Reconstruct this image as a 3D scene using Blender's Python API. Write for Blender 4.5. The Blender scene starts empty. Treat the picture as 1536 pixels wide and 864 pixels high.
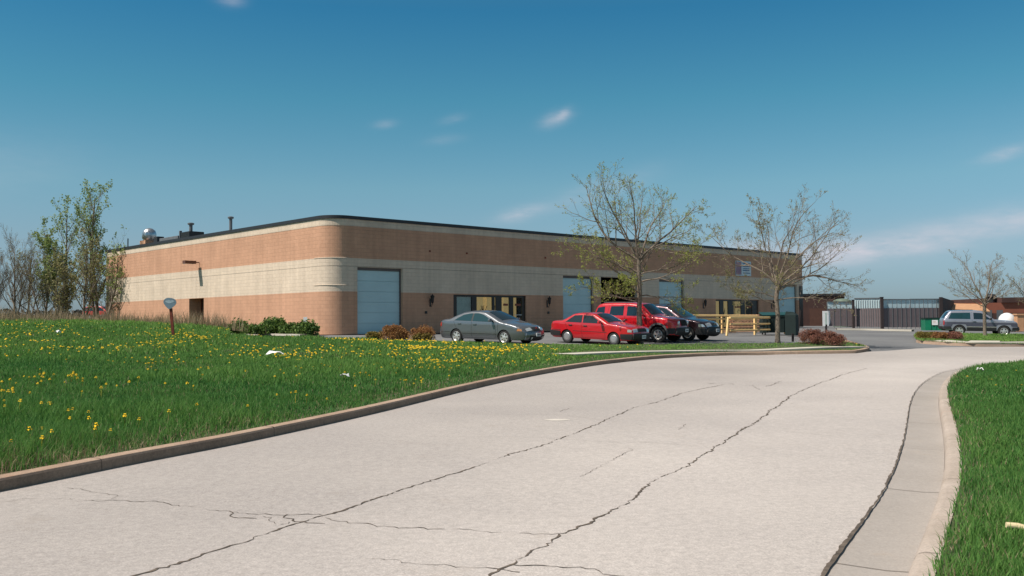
import bpy, bmesh, math
import numpy as np
from mathutils import Vector, Matrix
from mathutils.geometry import delaunay_2d_cdt
R = math.radians
rng = np.random.default_rng(7)
scene = bpy.context.scene
COL = scene.collection

# ------------------------------------------------------------------ helpers
def tag(o, label=None, cat=None, group=None, kind=None):
    if label: o['label'] = label
    if cat: o['category'] = cat
    if group: o['group'] = group
    if kind: o['kind'] = kind
    return o

def empty(name, loc=(0, 0, 0), rz=0.0, label=None, cat=None, group=None, parent=None):
    o = bpy.data.objects.new(name, None); COL.objects.link(o)
    o.location = loc; o.rotation_euler = (0, 0, rz); o.empty_display_size = .2
    if parent: o.parent = parent
    return tag(o, label, cat, group)

def link(name, me, mats=None, parent=None, smooth=None):
    o = bpy.data.objects.new(name, me); COL.objects.link(o)
    if mats is not None:
        for m in (mats if isinstance(mats, (list, tuple)) else [mats]): me.materials.append(m)
    if parent: o.parent = parent
    if smooth is not None:
        me.shade_smooth(); me.set_sharp_from_angle(angle=R(smooth))
    return o

def np_mesh(name, V, F, mats=None, parent=None, matidx=None, smooth=None):
    """V (n,3); F (m,k) array of faces with k corners each"""
    V = np.ascontiguousarray(V, np.float32); F = np.ascontiguousarray(F, np.int32)
    me = bpy.data.meshes.new(name)
    me.vertices.add(len(V)); me.vertices.foreach_set('co', V.ravel())
    m, k = F.shape
    me.loops.add(m*k); me.loops.foreach_set('vertex_index', F.ravel())
    me.polygons.add(m); me.polygons.foreach_set('loop_start', np.arange(0, m*k, k, dtype=np.int32))
    if matidx is not None: me.polygons.foreach_set('material_index', np.ascontiguousarray(matidx, np.int32))
    me.update(calc_edges=True)
    return link(name, me, mats, parent, smooth)

def point_attr(o, name, arr):
    a = o.data.attributes.new(name, 'FLOAT', 'POINT')
    a.data.foreach_set('value', np.ascontiguousarray(arr, np.float32))

class MB:
    """collects shapes into one mesh"""
    def __init__(s): s.v = []; s.f = []; s.mi = []
    def add(s, vs, fs, mi=0):
        n = len(s.v); s.v += [tuple(p) for p in vs]; s.f += [tuple(i+n for i in f) for f in fs]; s.mi += [mi]*len(fs)
        return s
    def box(s, x0, x1, y0, y1, z0, z1, mi=0, M=None):
        vs = [Vector((x, y, z)) for x in (x0, x1) for y in (y0, y1) for z in (z0, z1)]
        if M is not None: vs = [M @ p for p in vs]
        return s.add(vs, [(0,1,3,2),(4,6,7,5),(0,4,5,1),(2,3,7,6),(0,2,6,4),(1,5,7,3)], mi)
    def bar(s, a, b, w, h=None, mi=0):
        """rectangular bar from a to b"""
        a, b = Vector(a), Vector(b); h = h or w; d = (b-a).normalized()
        up = Vector((0,0,1)) if abs(d.z) < .95 else Vector((0,1,0))
        q = d.cross(up).normalized(); u = q.cross(d).normalized()
        vs = []
        for p in (a, b):
            for i, j in ((-1,-1),(1,-1),(1,1),(-1,1)): vs.append(p + q*(w/2*i) + u*(h/2*j))
        return s.add(vs, [(3,2,1,0),(4,5,6,7),(0,1,5,4),(1,2,6,5),(2,3,7,6),(3,0,4,7)], mi)
    def tube(s, pts, rad, n=8, mi=0, cap=True):
        pts = [Vector(p) for p in pts]; k = len(pts)
        rad = rad if isinstance(rad, (list, tuple)) else [rad]*k
        vs, fs = [], []
        for i, p in enumerate(pts):
            d = (pts[min(i+1, k-1)]-pts[max(i-1, 0)]).normalized()
            up = Vector((0,0,1)) if abs(d.z) < .95 else Vector((0,1,0))
            q = d.cross(up).normalized(); u = q.cross(d)
            for j in range(n):
                a = 2*math.pi*j/n; vs.append(p + (q*math.cos(a)+u*math.sin(a))*rad[i])
        for i in range(k-1):
            for j in range(n): fs.append((i*n+j, i*n+(j+1) % n, (i+1)*n+(j+1) % n, (i+1)*n+j))
        if cap: fs += [tuple(range(n-1, -1, -1)), tuple((k-1)*n+j for j in range(n))]
        return s.add(vs, fs, mi)
    def lathe(s, prof, n=24, M=None, mi=0):
        """profile (radius, height) turned about z"""
        vs, fs = [], []; k = len(prof)
        for r, z in prof:
            for j in range(n):
                a = 2*math.pi*j/n; vs.append(Vector((r*math.cos(a), r*math.sin(a), z)))
        if M is not None: vs = [M @ p for p in vs]
        for i in range(k-1):
            for j in range(n): fs.append((i*n+j, i*n+(j+1) % n, (i+1)*n+(j+1) % n, (i+1)*n+j))
        fs += [tuple(range(n-1, -1, -1)), tuple((k-1)*n+j for j in range(n))]
        return s.add(vs, fs, mi)
    def build(s, name, mats, parent=None, smooth=None, bevel=0):
        me = bpy.data.meshes.new(name); me.from_pydata(s.v, [], s.f)
        me.polygons.foreach_set('material_index', s.mi); me.update()
        if bevel:
            bm = bmesh.new(); bm.from_mesh(me)
            bmesh.ops.bevel(bm, geom=[e for e in bm.edges if e.calc_face_angle(0) > .5], offset=bevel, segments=2, affect='EDGES', profile=.6)
            bm.to_mesh(me); bm.free()
        return link(name, me, mats, parent, smooth)

# ------------------------------------------------------------------ materials
def mat(name, col, rough=.8, metal=0, var=.12, scale=3.0, bump=0, bscale=30, coat=0, spec=.5, var2=None, detail=6, coord='Object'):
    m = bpy.data.materials.new(name); m.use_nodes = True; nt = m.node_tree; N = nt.nodes; L = nt.links
    b = N['Principled BSDF']; b.inputs['Roughness'].default_value = rough; b.inputs['Metallic'].default_value = metal
    b.inputs['Coat Weight'].default_value = coat; b.inputs['Coat Roughness'].default_value = .04
    b.inputs['Specular IOR Level'].default_value = spec
    tc = N.new('ShaderNodeTexCoord')
    ns = N.new('ShaderNodeTexNoise'); ns.inputs['Scale'].default_value = scale; ns.inputs['Detail'].default_value = detail
    L.new(tc.outputs[coord], ns.inputs['Vector'])
    mr = N.new('ShaderNodeMapRange'); mr.inputs[1].default_value = .3; mr.inputs[2].default_value = .7
    L.new(ns.outputs[0], mr.inputs[0])
    mx = N.new('ShaderNodeMix'); mx.data_type = 'RGBA'
    c = np.array(col); lo = c*(1-var); hi = np.minimum(c*(1+var), .95) if var2 is None else np.array(var2)
    mx.inputs[6].default_value = (*lo, 1); mx.inputs[7].default_value = (*hi, 1)
    L.new(mr.outputs[0], mx.inputs[0]); L.new(mx.outputs[2], b.inputs['Base Color'])
    if bump:
        n2 = N.new('ShaderNodeTexNoise'); n2.inputs['Scale'].default_value = bscale; n2.inputs['Detail'].default_value = 4
        L.new(tc.outputs[coord], n2.inputs['Vector'])
        bp = N.new('ShaderNodeBump'); bp.inputs['Strength'].default_value = bump; bp.inputs['Distance'].default_value = .02
        L.new(n2.outputs[0], bp.inputs['Height']); L.new(bp.outputs[0], b.inputs['Normal'])
    return m

def srgb(r, g, b):
    f = lambda v: (v/255/12.92) if v/255 <= .04045 else ((v/255+.055)/1.055)**2.4
    return (f(r), f(g), f(b))

def nd(nt, typ, **kw):
    n = nt.nodes.new(typ)
    for k, v in kw.items():
        if k.startswith('i'): n.inputs[int(k[1:])].default_value = v
        else: setattr(n, k, v)
    return n

def mat_block(name, col, mortar, var=.1, offset=0.0, bumpk=.6):
    """split-face concrete block in courses, mapped by UV = (run length, height) in metres"""
    m = bpy.data.materials.new(name); m.use_nodes = True; nt = m.node_tree; L = nt.links
    b = nt.nodes['Principled BSDF']; b.inputs['Roughness'].default_value = .92; b.inputs['Specular IOR Level'].default_value = .25
    uv = nd(nt, 'ShaderNodeUVMap')
    br = nd(nt, 'ShaderNodeTexBrick'); br.offset = .5
    br.inputs['Scale'].default_value = 1.0; br.inputs['Brick Width'].default_value = .406; br.inputs['Row Height'].default_value = .2035
    br.inputs['Mortar Size'].default_value = .007; br.inputs['Mortar Smooth'].default_value = .3; br.inputs['Bias'].default_value = 0
    c = np.array(col)
    br.inputs['Color1'].default_value = (*(c*(1-var)), 1); br.inputs['Color2'].default_value = (*np.minimum(c*(1+var), .9), 1)
    br.inputs['Mortar'].default_value = (*mortar, 1)
    L.new(uv.outputs[0], br.inputs['Vector'])
    ns = nd(nt, 'ShaderNodeTexNoise'); ns.inputs['Scale'].default_value = .45; ns.inputs['Detail'].default_value = 7; ns.inputs['Roughness'].default_value = .65
    L.new(uv.outputs[0], ns.inputs['Vector'])
    hs = nd(nt, 'ShaderNodeMapRange'); hs.inputs[1].default_value = .3; hs.inputs[2].default_value = .7; hs.inputs[3].default_value = .9; hs.inputs[4].default_value = 1.08
    L.new(ns.outputs[0], hs.inputs[0])
    # faint streaks running down the wall
    mp = nd(nt, 'ShaderNodeMapping'); mp.inputs['Scale'].default_value = (3.0, .25, 1)
    L.new(uv.outputs[0], mp.inputs[0])
    n3 = nd(nt, 'ShaderNodeTexNoise'); n3.inputs['Scale'].default_value = 1; n3.inputs['Detail'].default_value = 5
    L.new(mp.outputs[0], n3.inputs['Vector'])
    h3 = nd(nt, 'ShaderNodeMapRange'); h3.inputs[1].default_value = .35; h3.inputs[2].default_value = .7; h3.inputs[3].default_value = 1.04; h3.inputs[4].default_value = .9
    L.new(n3.outputs[0], h3.inputs[0])
    mu = nd(nt, 'ShaderNodeMath', operation='MULTIPLY'); L.new(hs.outputs[0], mu.inputs[0]); L.new(h3.outputs[0], mu.inputs[1])
    vm = nd(nt, 'ShaderNodeVectorMath', operation='SCALE'); L.new(br.outputs['Color'], vm.inputs[0]); L.new(mu.outputs[0], vm.inputs['Scale'])
    L.new(vm.outputs[0], b.inputs['Base Color'])
    n2 = nd(nt, 'ShaderNodeTexNoise'); n2.inputs['Scale'].default_value = 28; n2.inputs['Detail'].default_value = 5
    L.new(uv.outputs[0], n2.inputs['Vector'])
    ad = nd(nt, 'ShaderNodeMath', operation='MULTIPLY_ADD'); ad.inputs[1].default_value = -.9
    L.new(br.outputs['Fac'], ad.inputs[0]); L.new(n2.outputs[0], ad.inputs[2])
    bp = nd(nt, 'ShaderNodeBump'); bp.inputs['Strength'].default_value = bumpk; bp.inputs['Distance'].default_value = .02
    L.new(ad.outputs[0], bp.inputs['Height']); L.new(bp.outputs[0], b.inputs['Normal'])
    return m

def mat_leaf(name, c1, c2, trans=.35, rough=.6):
    """c1..c2 by the per-leaf value 'tint'"""
    m = bpy.data.materials.new(name); m.use_nodes = True; nt = m.node_tree; L = nt.links
    at = nd(nt, 'ShaderNodeAttribute', attribute_name='tint')
    mx = nd(nt, 'ShaderNodeMix', data_type='RGBA'); mx.inputs[6].default_value = (*c1, 1); mx.inputs[7].default_value = (*c2, 1)
    L.new(at.outputs['Fac'], mx.inputs[0])
    b = nt.nodes['Principled BSDF']; b.inputs['Roughness'].default_value = rough; b.inputs['Specular IOR Level'].default_value = .3
    L.new(mx.outputs[2], b.inputs['Base Color'])
    tr = nd(nt, 'ShaderNodeBsdfTranslucent'); L.new(mx.outputs[2], tr.inputs[0])
    ms = nd(nt, 'ShaderNodeMixShader'); ms.inputs[0].default_value = trans
    L.new(b.outputs[0], ms.inputs[1]); L.new(tr.outputs[0], ms.inputs[2]); L.new(ms.outputs[0], nt.nodes['Material Output'].inputs[0])
    return m

def mat_paving(name, c1, c2, speck, patch_scale=.25, speck_scale=60, rough=.9, bump=.25, stain=None):
    m = bpy.data.materials.new(name); m.use_nodes = True; nt = m.node_tree; L = nt.links
    b = nt.nodes['Principled BSDF']; b.inputs['Roughness'].default_value = rough; b.inputs['Specular IOR Level'].default_value = .3
    g = nd(nt, 'ShaderNodeNewGeometry')
    n1 = nd(nt, 'ShaderNodeTexNoise'); n1.inputs['Scale'].default_value = patch_scale; n1.inputs['Detail'].default_value = 8; n1.inputs['Roughness'].default_value = .6
    L.new(g.outputs['Position'], n1.inputs['Vector'])
    r1 = nd(nt, 'ShaderNodeMapRange'); r1.inputs[1].default_value = .33; r1.inputs[2].default_value = .67; L.new(n1.outputs[0], r1.inputs[0])
    mx = nd(nt, 'ShaderNodeMix', data_type='RGBA'); mx.inputs[6].default_value = (*c1, 1); mx.inputs[7].default_value = (*c2, 1); L.new(r1.outputs[0], mx.inputs[0])
    n2 = nd(nt, 'ShaderNodeTexNoise'); n2.inputs['Scale'].default_value = speck_scale; n2.inputs['Detail'].default_value = 3; n2.inputs['Roughness'].default_value = .8
    L.new(g.outputs['Position'], n2.inputs['Vector'])
    r2 = nd(nt, 'ShaderNodeMapRange'); r2.inputs[1].default_value = .3; r2.inputs[2].default_value = .7; r2.inputs[3].default_value = 1-speck; r2.inputs[4].default_value = 1+speck
    L.new(n2.outputs[0], r2.inputs[0])
    n3 = nd(nt, 'ShaderNodeTexNoise'); n3.inputs['Scale'].default_value = 16; n3.inputs['Detail'].default_value = 6; n3.inputs['Roughness'].default_value = .75
    L.new(g.outputs['Position'], n3.inputs['Vector'])
    r3 = nd(nt, 'ShaderNodeMapRange'); r3.inputs[1].default_value = .3; r3.inputs[2].default_value = .7; r3.inputs[3].default_value = 1-speck*.6; r3.inputs[4].default_value = 1+speck*.6
    L.new(n3.outputs[0], r3.inputs[0])
    mu = nd(nt, 'ShaderNodeMath', operation='MULTIPLY'); L.new(r2.outputs[0], mu.inputs[0]); L.new(r3.outputs[0], mu.inputs[1])
    vm = nd(nt, 'ShaderNodeVectorMath', operation='SCALE'); L.new(mx.outputs[2], vm.inputs[0]); L.new(mu.outputs[0], vm.inputs['Scale'])
    out = vm.outputs[0]
    if stain:
        n4 = nd(nt, 'ShaderNodeTexNoise'); n4.inputs['Scale'].default_value = 1.1; n4.inputs['Detail'].default_value = 8; n4.inputs['Roughness'].default_value = .7
        L.new(g.outputs['Position'], n4.inputs['Vector'])
        r4 = nd(nt, 'ShaderNodeMapRange'); r4.inputs[1].default_value = .60; r4.inputs[2].default_value = .74; r4.inputs[4].default_value = .4; L.new(n4.outputs[0], r4.inputs[0])
        m4 = nd(nt, 'ShaderNodeMix', data_type='RGBA'); m4.inputs[7].default_value = (*stain, 1); L.new(r4.outputs[0], m4.inputs[0]); L.new(out, m4.inputs[6]); out = m4.outputs[2]
    L.new(out, b.inputs['Base Color'])
    bp = nd(nt, 'ShaderNodeBump'); bp.inputs['Strength'].default_value = bump; bp.inputs['Distance'].default_value = .01
    L.new(n2.outputs[0], bp.inputs['Height']); L.new(bp.outputs[0], b.inputs['Normal'])
    return m

def add_worn(m, k=.14):
    # wheel-polished aggregate: paler where the lane is worn
    nt = m.node_tree; b = nt.nodes['Principled BSDF']; src = b.inputs['Base Color'].links[0].from_socket
    at = nd(nt, 'ShaderNodeAttribute', attribute_name='worn'); mm = nd(nt, 'ShaderNodeMath', operation='MULTIPLY_ADD'); mm.inputs[1].default_value = k; mm.inputs[2].default_value = 1
    nt.links.new(at.outputs['Fac'], mm.inputs[0]); vm = nd(nt, 'ShaderNodeVectorMath', operation='SCALE'); nt.links.new(src, vm.inputs[0]); nt.links.new(mm.outputs[0], vm.inputs['Scale']); nt.links.new(vm.outputs[0], b.inputs['Base Color'])

def mat_paint(name, col, rough=.28, metal=0.0, coat=1.0):
    m = mat(name, col, rough=rough, metal=metal, var=.04, scale=1.2, coat=coat)
    return m

def mat_glass(name, col, rough=.04, alpha=None):
    m = bpy.data.materials.new(name); m.use_nodes = True; nt = m.node_tree; L = nt.links
    b = nt.nodes['Principled BSDF']; b.inputs['Base Color'].default_value = (*col, 1); b.inputs['Roughness'].default_value = rough
    b.inputs['Specular IOR Level'].default_value = .8
    if alpha is not None:
        tr = nd(nt, 'ShaderNodeBsdfTransparent'); tr.inputs[0].default_value = (.8, .9, .88, 1)
        ms = nd(nt, 'ShaderNodeMixShader'); ms.inputs[0].default_value = alpha
        L.new(tr.outputs[0], ms.inputs[1]); L.new(b.outputs[0], ms.inputs[2]); L.new(ms.outputs[0], nt.nodes['Material Output'].inputs[0])
    return m

def mat_emit(name, col, strength, base=None):
    m = mat(name, base or col, rough=.8)
    b = m.node_tree.nodes['Principled BSDF']; b.inputs['Emission Color'].default_value = (*col, 1); b.inputs['Emission Strength'].default_value = strength
    return m

M = {}
M['brick'] = mat_block('brick_block', (.56, .315, .205), (.48, .275, .182), var=.035)
M['cream'] = mat_block('cream_block', (.66, .54, .425), (.56, .46, .365), var=.03)
M['coping'] = mat('dark_coping', (.022, .022, .026), .5)
M['roofing'] = mat('roofing', (.25, .25, .25), .9)
M['door_blue'] = mat('pale_blue_door', (.47, .64, .67), .5, var=.05, scale=.8)
M['frame_dark'] = mat('dark_bronze', (.018, .014, .012), .4)
M['black'] = mat('black_metal', (.012, .012, .012), .45)
M['dark_in'] = mat('dark_interior', (.02, .016, .013), .9)
M['interior'] = mat_emit('lit_tan_interior', (.90, .55, .25), .52, (.6, .45, .25))
M['interior_grey'] = mat_emit('glowing_grey_blind', (.6, .62, .68), .10, (.75, .77, .8))  # faint glow added to brighten the blind in the shaded front
M['pane'] = mat_glass('window_pane', (.02, .022, .025), alpha=.22)
M['shade_brown'] = mat('recess_brown', (.10, .045, .03), .8)
M['galv'] = mat('galvanised', (.55, .56, .58), .35, metal=.9, var=.15, scale=6)
M['grey_pipe'] = mat('grey_pipe', (.12, .13, .14), .6)
M['concrete'] = mat_paving('kerb_concrete', (.36, .245, .175), (.48, .35, .26), .2, patch_scale=.8, speck_scale=45, stain=(.52, .22, .12))
M['kerb_pale'] = mat_paving('kerb_pale', (.36, .295, .245), (.46, .385, .33), .16, patch_scale=1.3, speck_scale=45, stain=(.55, .24, .13))
M['kerb_face_shade'] = mat_paving('kerb_face_shade', (.20, .145, .105), (.32, .235, .175), .2, patch_scale=1.2, speck_scale=35)  # kerb face darkened: mostly shade put into the colour, some grime
M['gutter'] = mat_paving('gutter_concrete', (.325, .29, .26), (.385, .345, .315), .12, patch_scale=.6, speck_scale=50, stain=(.42, .33, .25))
M['road'] = mat_paving('road_surface', (.345, .312, .295), (.445, .402, .372), .28, patch_scale=.13, speck_scale=75, stain=(.31, .26, .22), bump=.4)
add_worn(M['road'], .19)
M['lot'] = mat_paving('lot_asphalt', (.135, .135, .14), (.20, .20, .20), .2, patch_scale=.2, speck_scale=40)
M['path'] = mat_paving('path_concrete', (.50, .46, .39), (.60, .55, .47), .12, patch_scale=.7)
M['crack'] = mat('crack_fill', (.11, .085, .065), .95, var=.5, scale=12)
M['soil'] = mat('turf_soil', (.04, .075, .022), 1, var=.1, scale=1.4, var2=(.10, .105, .045), detail=9, bump=.6, bscale=12)
M['ground'] = mat('field_ground', (.06, .075, .03), 1, scale=.1, var2=(.13, .12, .07), detail=9)
M['grass'] = mat_leaf('grass_blades', (.034, .158, .036), (.215, .375, .08), .42, .7)
M['drygrass'] = mat_leaf('dry_blades', (.20, .145, .085), (.46, .36, .23), .3)
M['dandelion'] = mat('dandelion_yellow', (.75, .50, .01), .8, var=.2, scale=9)
M['litter'] = mat('white_litter', (.8, .8, .78), .6, var=.05)
M['bark'] = mat('bark', (.19, .15, .115), .95, var=.35, scale=14, bump=.8, bscale=40)
M['twig'] = mat('twig', (.21, .165, .125), .9, var=.25, scale=6)
M['leaf_spring'] = mat_leaf('spring_leaf', (.22, .27, .05), (.45, .48, .12), .45)
M['leaf_poplar'] = mat_leaf('poplar_leaf', (.14, .22, .06), (.38, .44, .15), .5)
M['leaf_bud'] = mat_leaf('bud_leaf', (.20, .18, .08), (.38, .36, .15), .4)
M['leaf_juniper'] = mat_leaf('juniper_leaf', (.035, .085, .02), (.17, .26, .055), .3)
M['leaf_rust'] = mat_leaf('rust_leaf', (.19, .065, .03), (.48, .27, .10), .35)
M['leaf_yellow'] = mat_leaf('olive_leaf', (.10, .075, .02), (.33, .25, .06), .3)
M['leaf_maroon'] = mat_leaf('maroon_leaf', (.20, .075, .06), (.44, .22, .15), .35)
M['tyre'] = mat('tyre_rubber', (.018, .018, .018), .85)
M['rim'] = mat('wheel_silver', (.62, .60, .57), .3, metal=.6, var=.05)
M['hubcap'] = mat('hubcap_grey', (.40, .40, .40), .35, metal=.5, var=.05)
M['rimdark'] = mat('wheel_gap', (.02, .02, .02), .8)
M['carglass'] = mat_glass('car_glass', (.010, .022, .030), .03)
M['carglass_teal'] = mat_glass('car_glass_teal', (.014, .05, .06), .03)
M['trim_black'] = mat('black_plastic', (.02, .02, .021), .6)
M['trim_grey'] = mat('grey_plastic', (.11, .10, .10), .65)
M['lamp_clear'] = mat('headlamp_clear', (.62, .64, .66), .08, metal=.4, coat=1, var=.03)
M['lamp_amber'] = mat('indicator_amber', (.55, .22, .08), .2, coat=1)
M['lamp_red'] = mat('tail_lamp_red', (.45, .01, .01), .2, coat=1)
M['plate'] = mat('number_plate_white', (.7, .72, .74), .5)
M['chrome'] = mat('chrome', (.7, .7, .7), .12, metal=1, var=.02)
M['yellow'] = mat('yellow_paint', (.88, .58, .25), .55, var=.1, scale=2)
M['lumber'] = mat('pale_lumber', (.50, .28, .17), .85, var=.25, scale=5)
M['green_dark'] = mat('dark_green_steel', (.003, .014, .013), .8, var=.2)
M['green'] = mat('green_steel', (.004, .17, .085), .45, var=.12)
M['fence_brown'] = mat('brown_board', (.16, .125, .13), .85, var=.10, scale=2.5)
M['fence_post'] = mat('dark_post', (.035, .024, .024), .8)
M['sheet_pale'] = mat('pale_blue_sheet', (.52, .66, .70), .6, var=.07, scale=1.5)
M['bldg_brown'] = mat('dark_brown_wall', (.07, .034, .028), .9, var=.15, scale=1)
M['bldg_red'] = mat('red_brick_far', (.26, .085, .05), .9, var=.15, scale=1)
M['awning'] = mat('tan_awning', (.52, .28, .15), .8)
M['white'] = mat('white_paint', (.75, .75, .75), .5, var=.04)
M['sign_grey'] = mat('sign_back_grey', (.20, .27, .33), .5, metal=.3, var=.1, scale=8)
M['sign_post'] = mat('rusty_red_post', (.17, .035, .02), .85, var=.4, scale=9)
M['floodlamp'] = mat('bronze_lamp', (.12, .05, .03), .5)
M['red_far'] = mat_paint('red_truck', (.50, .04, .02))

# ------------------------------------------------------------------ camera (fitted to the building's two vanishing points)
F = 1422.4; CX, CY = 768.0, 432.0; EYE = 1.6
CR = Matrix(((0.99997289, 0.00736305, 0.0), (0.00026459, -0.03593375, -0.99935414), (-0.0073583, 0.99932705, -0.03593472)))
cam = bpy.data.cameras.new('camera'); co = bpy.data.objects.new('camera', cam); COL.objects.link(co)
co.matrix_world = Matrix.Translation((0, 0, EYE)) @ CR.to_4x4()
cam.sensor_width = 36; cam.lens = 36*F/1536; cam.clip_end = 5000; cam.clip_start = .05
scene.camera = co
D1 = Vector((0.72851364, 0.68503129, 0)).normalized(); D2 = Vector((-D1.y, D1.x, 0))
PHI = math.atan2(D1.y, D1.x)

def ray(px, py):
    return CR @ Vector(((px-CX)/F, -(py-CY)/F, -1))
def at(px, py, Y):
    d = ray(px, py); return Vector((0, 0, EYE)) + d*(Y/d.y)
def xat(px, D): return (px-CX)/F*D

# ------------------------------------------------------------------ terrain: thin plate splines through surveyed heights
class TPS:
    def __init__(s, P, lam=.02):
        P = np.array(P, float); s.c = P[:, :2]; n = len(P)
        K = s.k(np.linalg.norm(s.c[:, None]-s.c[None], axis=2)) + lam*np.eye(n)
        A = np.zeros((n+3, n+3)); A[:n, :n] = K; A[:n, n] = 1; A[:n, n+1:] = s.c; A[n, :n] = 1; A[n+1:, :n] = s.c.T
        s.w = np.linalg.solve(A, np.concatenate([P[:, 2], [0, 0, 0]]))
    @staticmethod
    def k(r): return r  # linear kernel: no overshoot
    def __call__(s, x, y):
        x = np.asarray(x, float); y = np.asarray(y, float); sh = x.shape
        x = x.ravel(); y = y.ravel(); out = np.full(len(x), s.w[-3]) + s.w[-2]*x + s.w[-1]*y
        for i in range(len(s.c)): out += s.w[i]*np.hypot(x-s.c[i, 0], y-s.c[i, 1])
        return out.reshape(sh)

def cp(L): return [(xat(px, D), D, z) for px, D, z in L]
Hc = [(-30,-10,0),(0,-10,0),(30,-10,0),(-20,0,0),(20,0,0),(-14,6,0),(0,5,0),(5,8,0),(14,8,0),(-8,9,.0),(0,10,.02),(8,14,.02),(0,14,.04),(14,16,.03),(30,20,.0),
      (-30,20,.2),(60,30,.0),(60,50,.15),(90,60,.2),(-60,60,.9),(-60,110,1),(90,110,.8),(40,130,1),(-20,130,1)]
Hc += cp([(400,12.9,.05),(573,16.4,.06),(712,21.7,.08),(840,28,.13),(921,32.6,.18),(1019,36,.22),(1133,38.2,.2),(1287,38.4,.2),(1400,39.5,.18),(1536,44,.16),(1536,33,.08),(1399,25,.05),(1200,30,.12),(1000,25,.09),
      (720,40,.68),(880,41.5,.66),(500,47,.82),(497,50.0,1.0),(340,52,1.0),(1050,42.5,.62),(1200,43,.57),(1320,50,.5),(1320,83,.78),(1204,83.4,.98),(159,73.5,1.0),(1470,60,.52),(1405,50,.42),
      (840,62.5,.99),(1030,69.5,.98),(700,57,.99),(1130,53,.745),(900,52,.82),(1600,62,.45),(1400,85,.75),(1300,42,.3)])
H = TPS(Hc)
Gc = [(-60,25,1.2),(-60,60,1.9),(-100,60,1.8),(-60,0,.3),(-20,0,.15),(-150,150,1.0),(-60,120,1.0)]
Gc += cp([(260,36,1.12),(0,60,1.92),(100,56,1.85),(200,50,1.68),(300,47,1.5),(345,51.5,1.03),(420,50,1.0),(500,46.8,.86),(610,42.5,.76),(720,39.3,.70),(880,40,.66),(1050,40.8,.62),(1200,41.3,.57),(1262,41,.45),(500,30,.56),(700,32,.54),(260,20,.42),
      (100,15,.35),(0,30,.85),(0,75,1.85),(200,70,1.5),(400,12.9,.16),(0,9.2,.13),(200,10.4,.14),(573,16.4,.17),(712,21.7,.19),(840,28,.24),(921,32.6,.29),(1019,36,.33),(1133,38.2,.31),(1287,38.4,.3)])
G0 = TPS(Gc)
def Hf(x, y):
    """paved level; eases to a constant far away"""
    x = np.asarray(x, float); y = np.asarray(y, float)
    t = np.clip((np.hypot(x, y-40)-80)/60, 0, 1)
    return H(x, y)*(1-t) + .8*t
def Gf(x, y):
    x = np.asarray(x, float); y = np.asarray(y, float)
    t = np.clip((np.hypot(x, y-40)-90)/60, 0, 1)
    return np.maximum(G0(x, y)*(1-t) + 1.0*t, Hf(x, y)+.05)
def hf(x, y): return float(Hf(np.array([x]), np.array([y]))[0])
def gf(x, y): return float(Gf(np.array([x]), np.array([y]))[0])

def on(px, py, fn=Hf, lo=3.0, hi=140.0, last=False):
    """where the sight line through a surveyed point meets the ground"""
    d = ray(px, py); Y = np.linspace(lo, hi, 6000); x = d.x/d.y*Y; z = EYE + d.z/d.y*Y
    g = z - fn(x, Y); i = np.where((g[:-1] > 0) & (g[1:] <= 0))[0]
    if len(i) == 0: k = int(np.argmin(np.abs(g)))
    else: k = i[-1 if last else 0]
    return Vector((x[k], Y[k], float(fn(x[k:k+1], Y[k:k+1])[0])))

def resample(P, step):
    P = np.array([(p[0], p[1]) for p in P]); s = np.r_[0, np.cumsum(np.linalg.norm(np.diff(P, axis=0), axis=1))]
    n = max(2, int(s[-1]/step)); t = np.linspace(0, s[-1], n)
    return np.c_[np.interp(t, s, P[:, 0]), np.interp(t, s, P[:, 1])]
def smooth_line(P, step=.3, it=3, win=5):
    Q = resample(P, step)
    for _ in range(it):
        k = np.ones(win)/win; pad = win//2
        for c in (0, 1):
            a = np.r_[2*Q[0, c]-Q[1:pad+1, c][::-1], Q[:, c], 2*Q[-1, c]-Q[-pad-1:-1, c][::-1]]
            Q[:, c] = np.convolve(a, k, 'valid')
    return Q
def offset_line(Q, d):
    """positive = to the left of travel"""
    t = np.gradient(Q, axis=0); t /= np.linalg.norm(t, axis=1)[:, None]+1e-9
    return Q + np.c_[-t[:, 1], t[:, 0]]*d

def inside(P, x, y):
    P = np.asarray(P); r = np.zeros(len(x), bool); j = len(P)-1
    for i in range(len(P)):
        xi, yi, xj, yj = P[i, 0], P[i, 1], P[j, 0], P[j, 1]
        if yi != yj:
            c = ((yi > y) != (yj > y)) & (x < (xj-xi)*(y-yi)/(yj-yi)+xi); r ^= c
        j = i
    return r

def seg_dist(P, x, y):
    d = np.full(len(x), 1e9)
    for i in range(len(P)-1):
        a, b = P[i], P[i+1]; ab = b-a; L = ab@ab+1e-12
        t = np.clip(((x-a[0])*ab[0]+(y-a[1])*ab[1])/L, 0, 1)
        d = np.minimum(d, np.hypot(x-a[0]-t*ab[0], y-a[1]-t*ab[1]))
    return d

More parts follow.
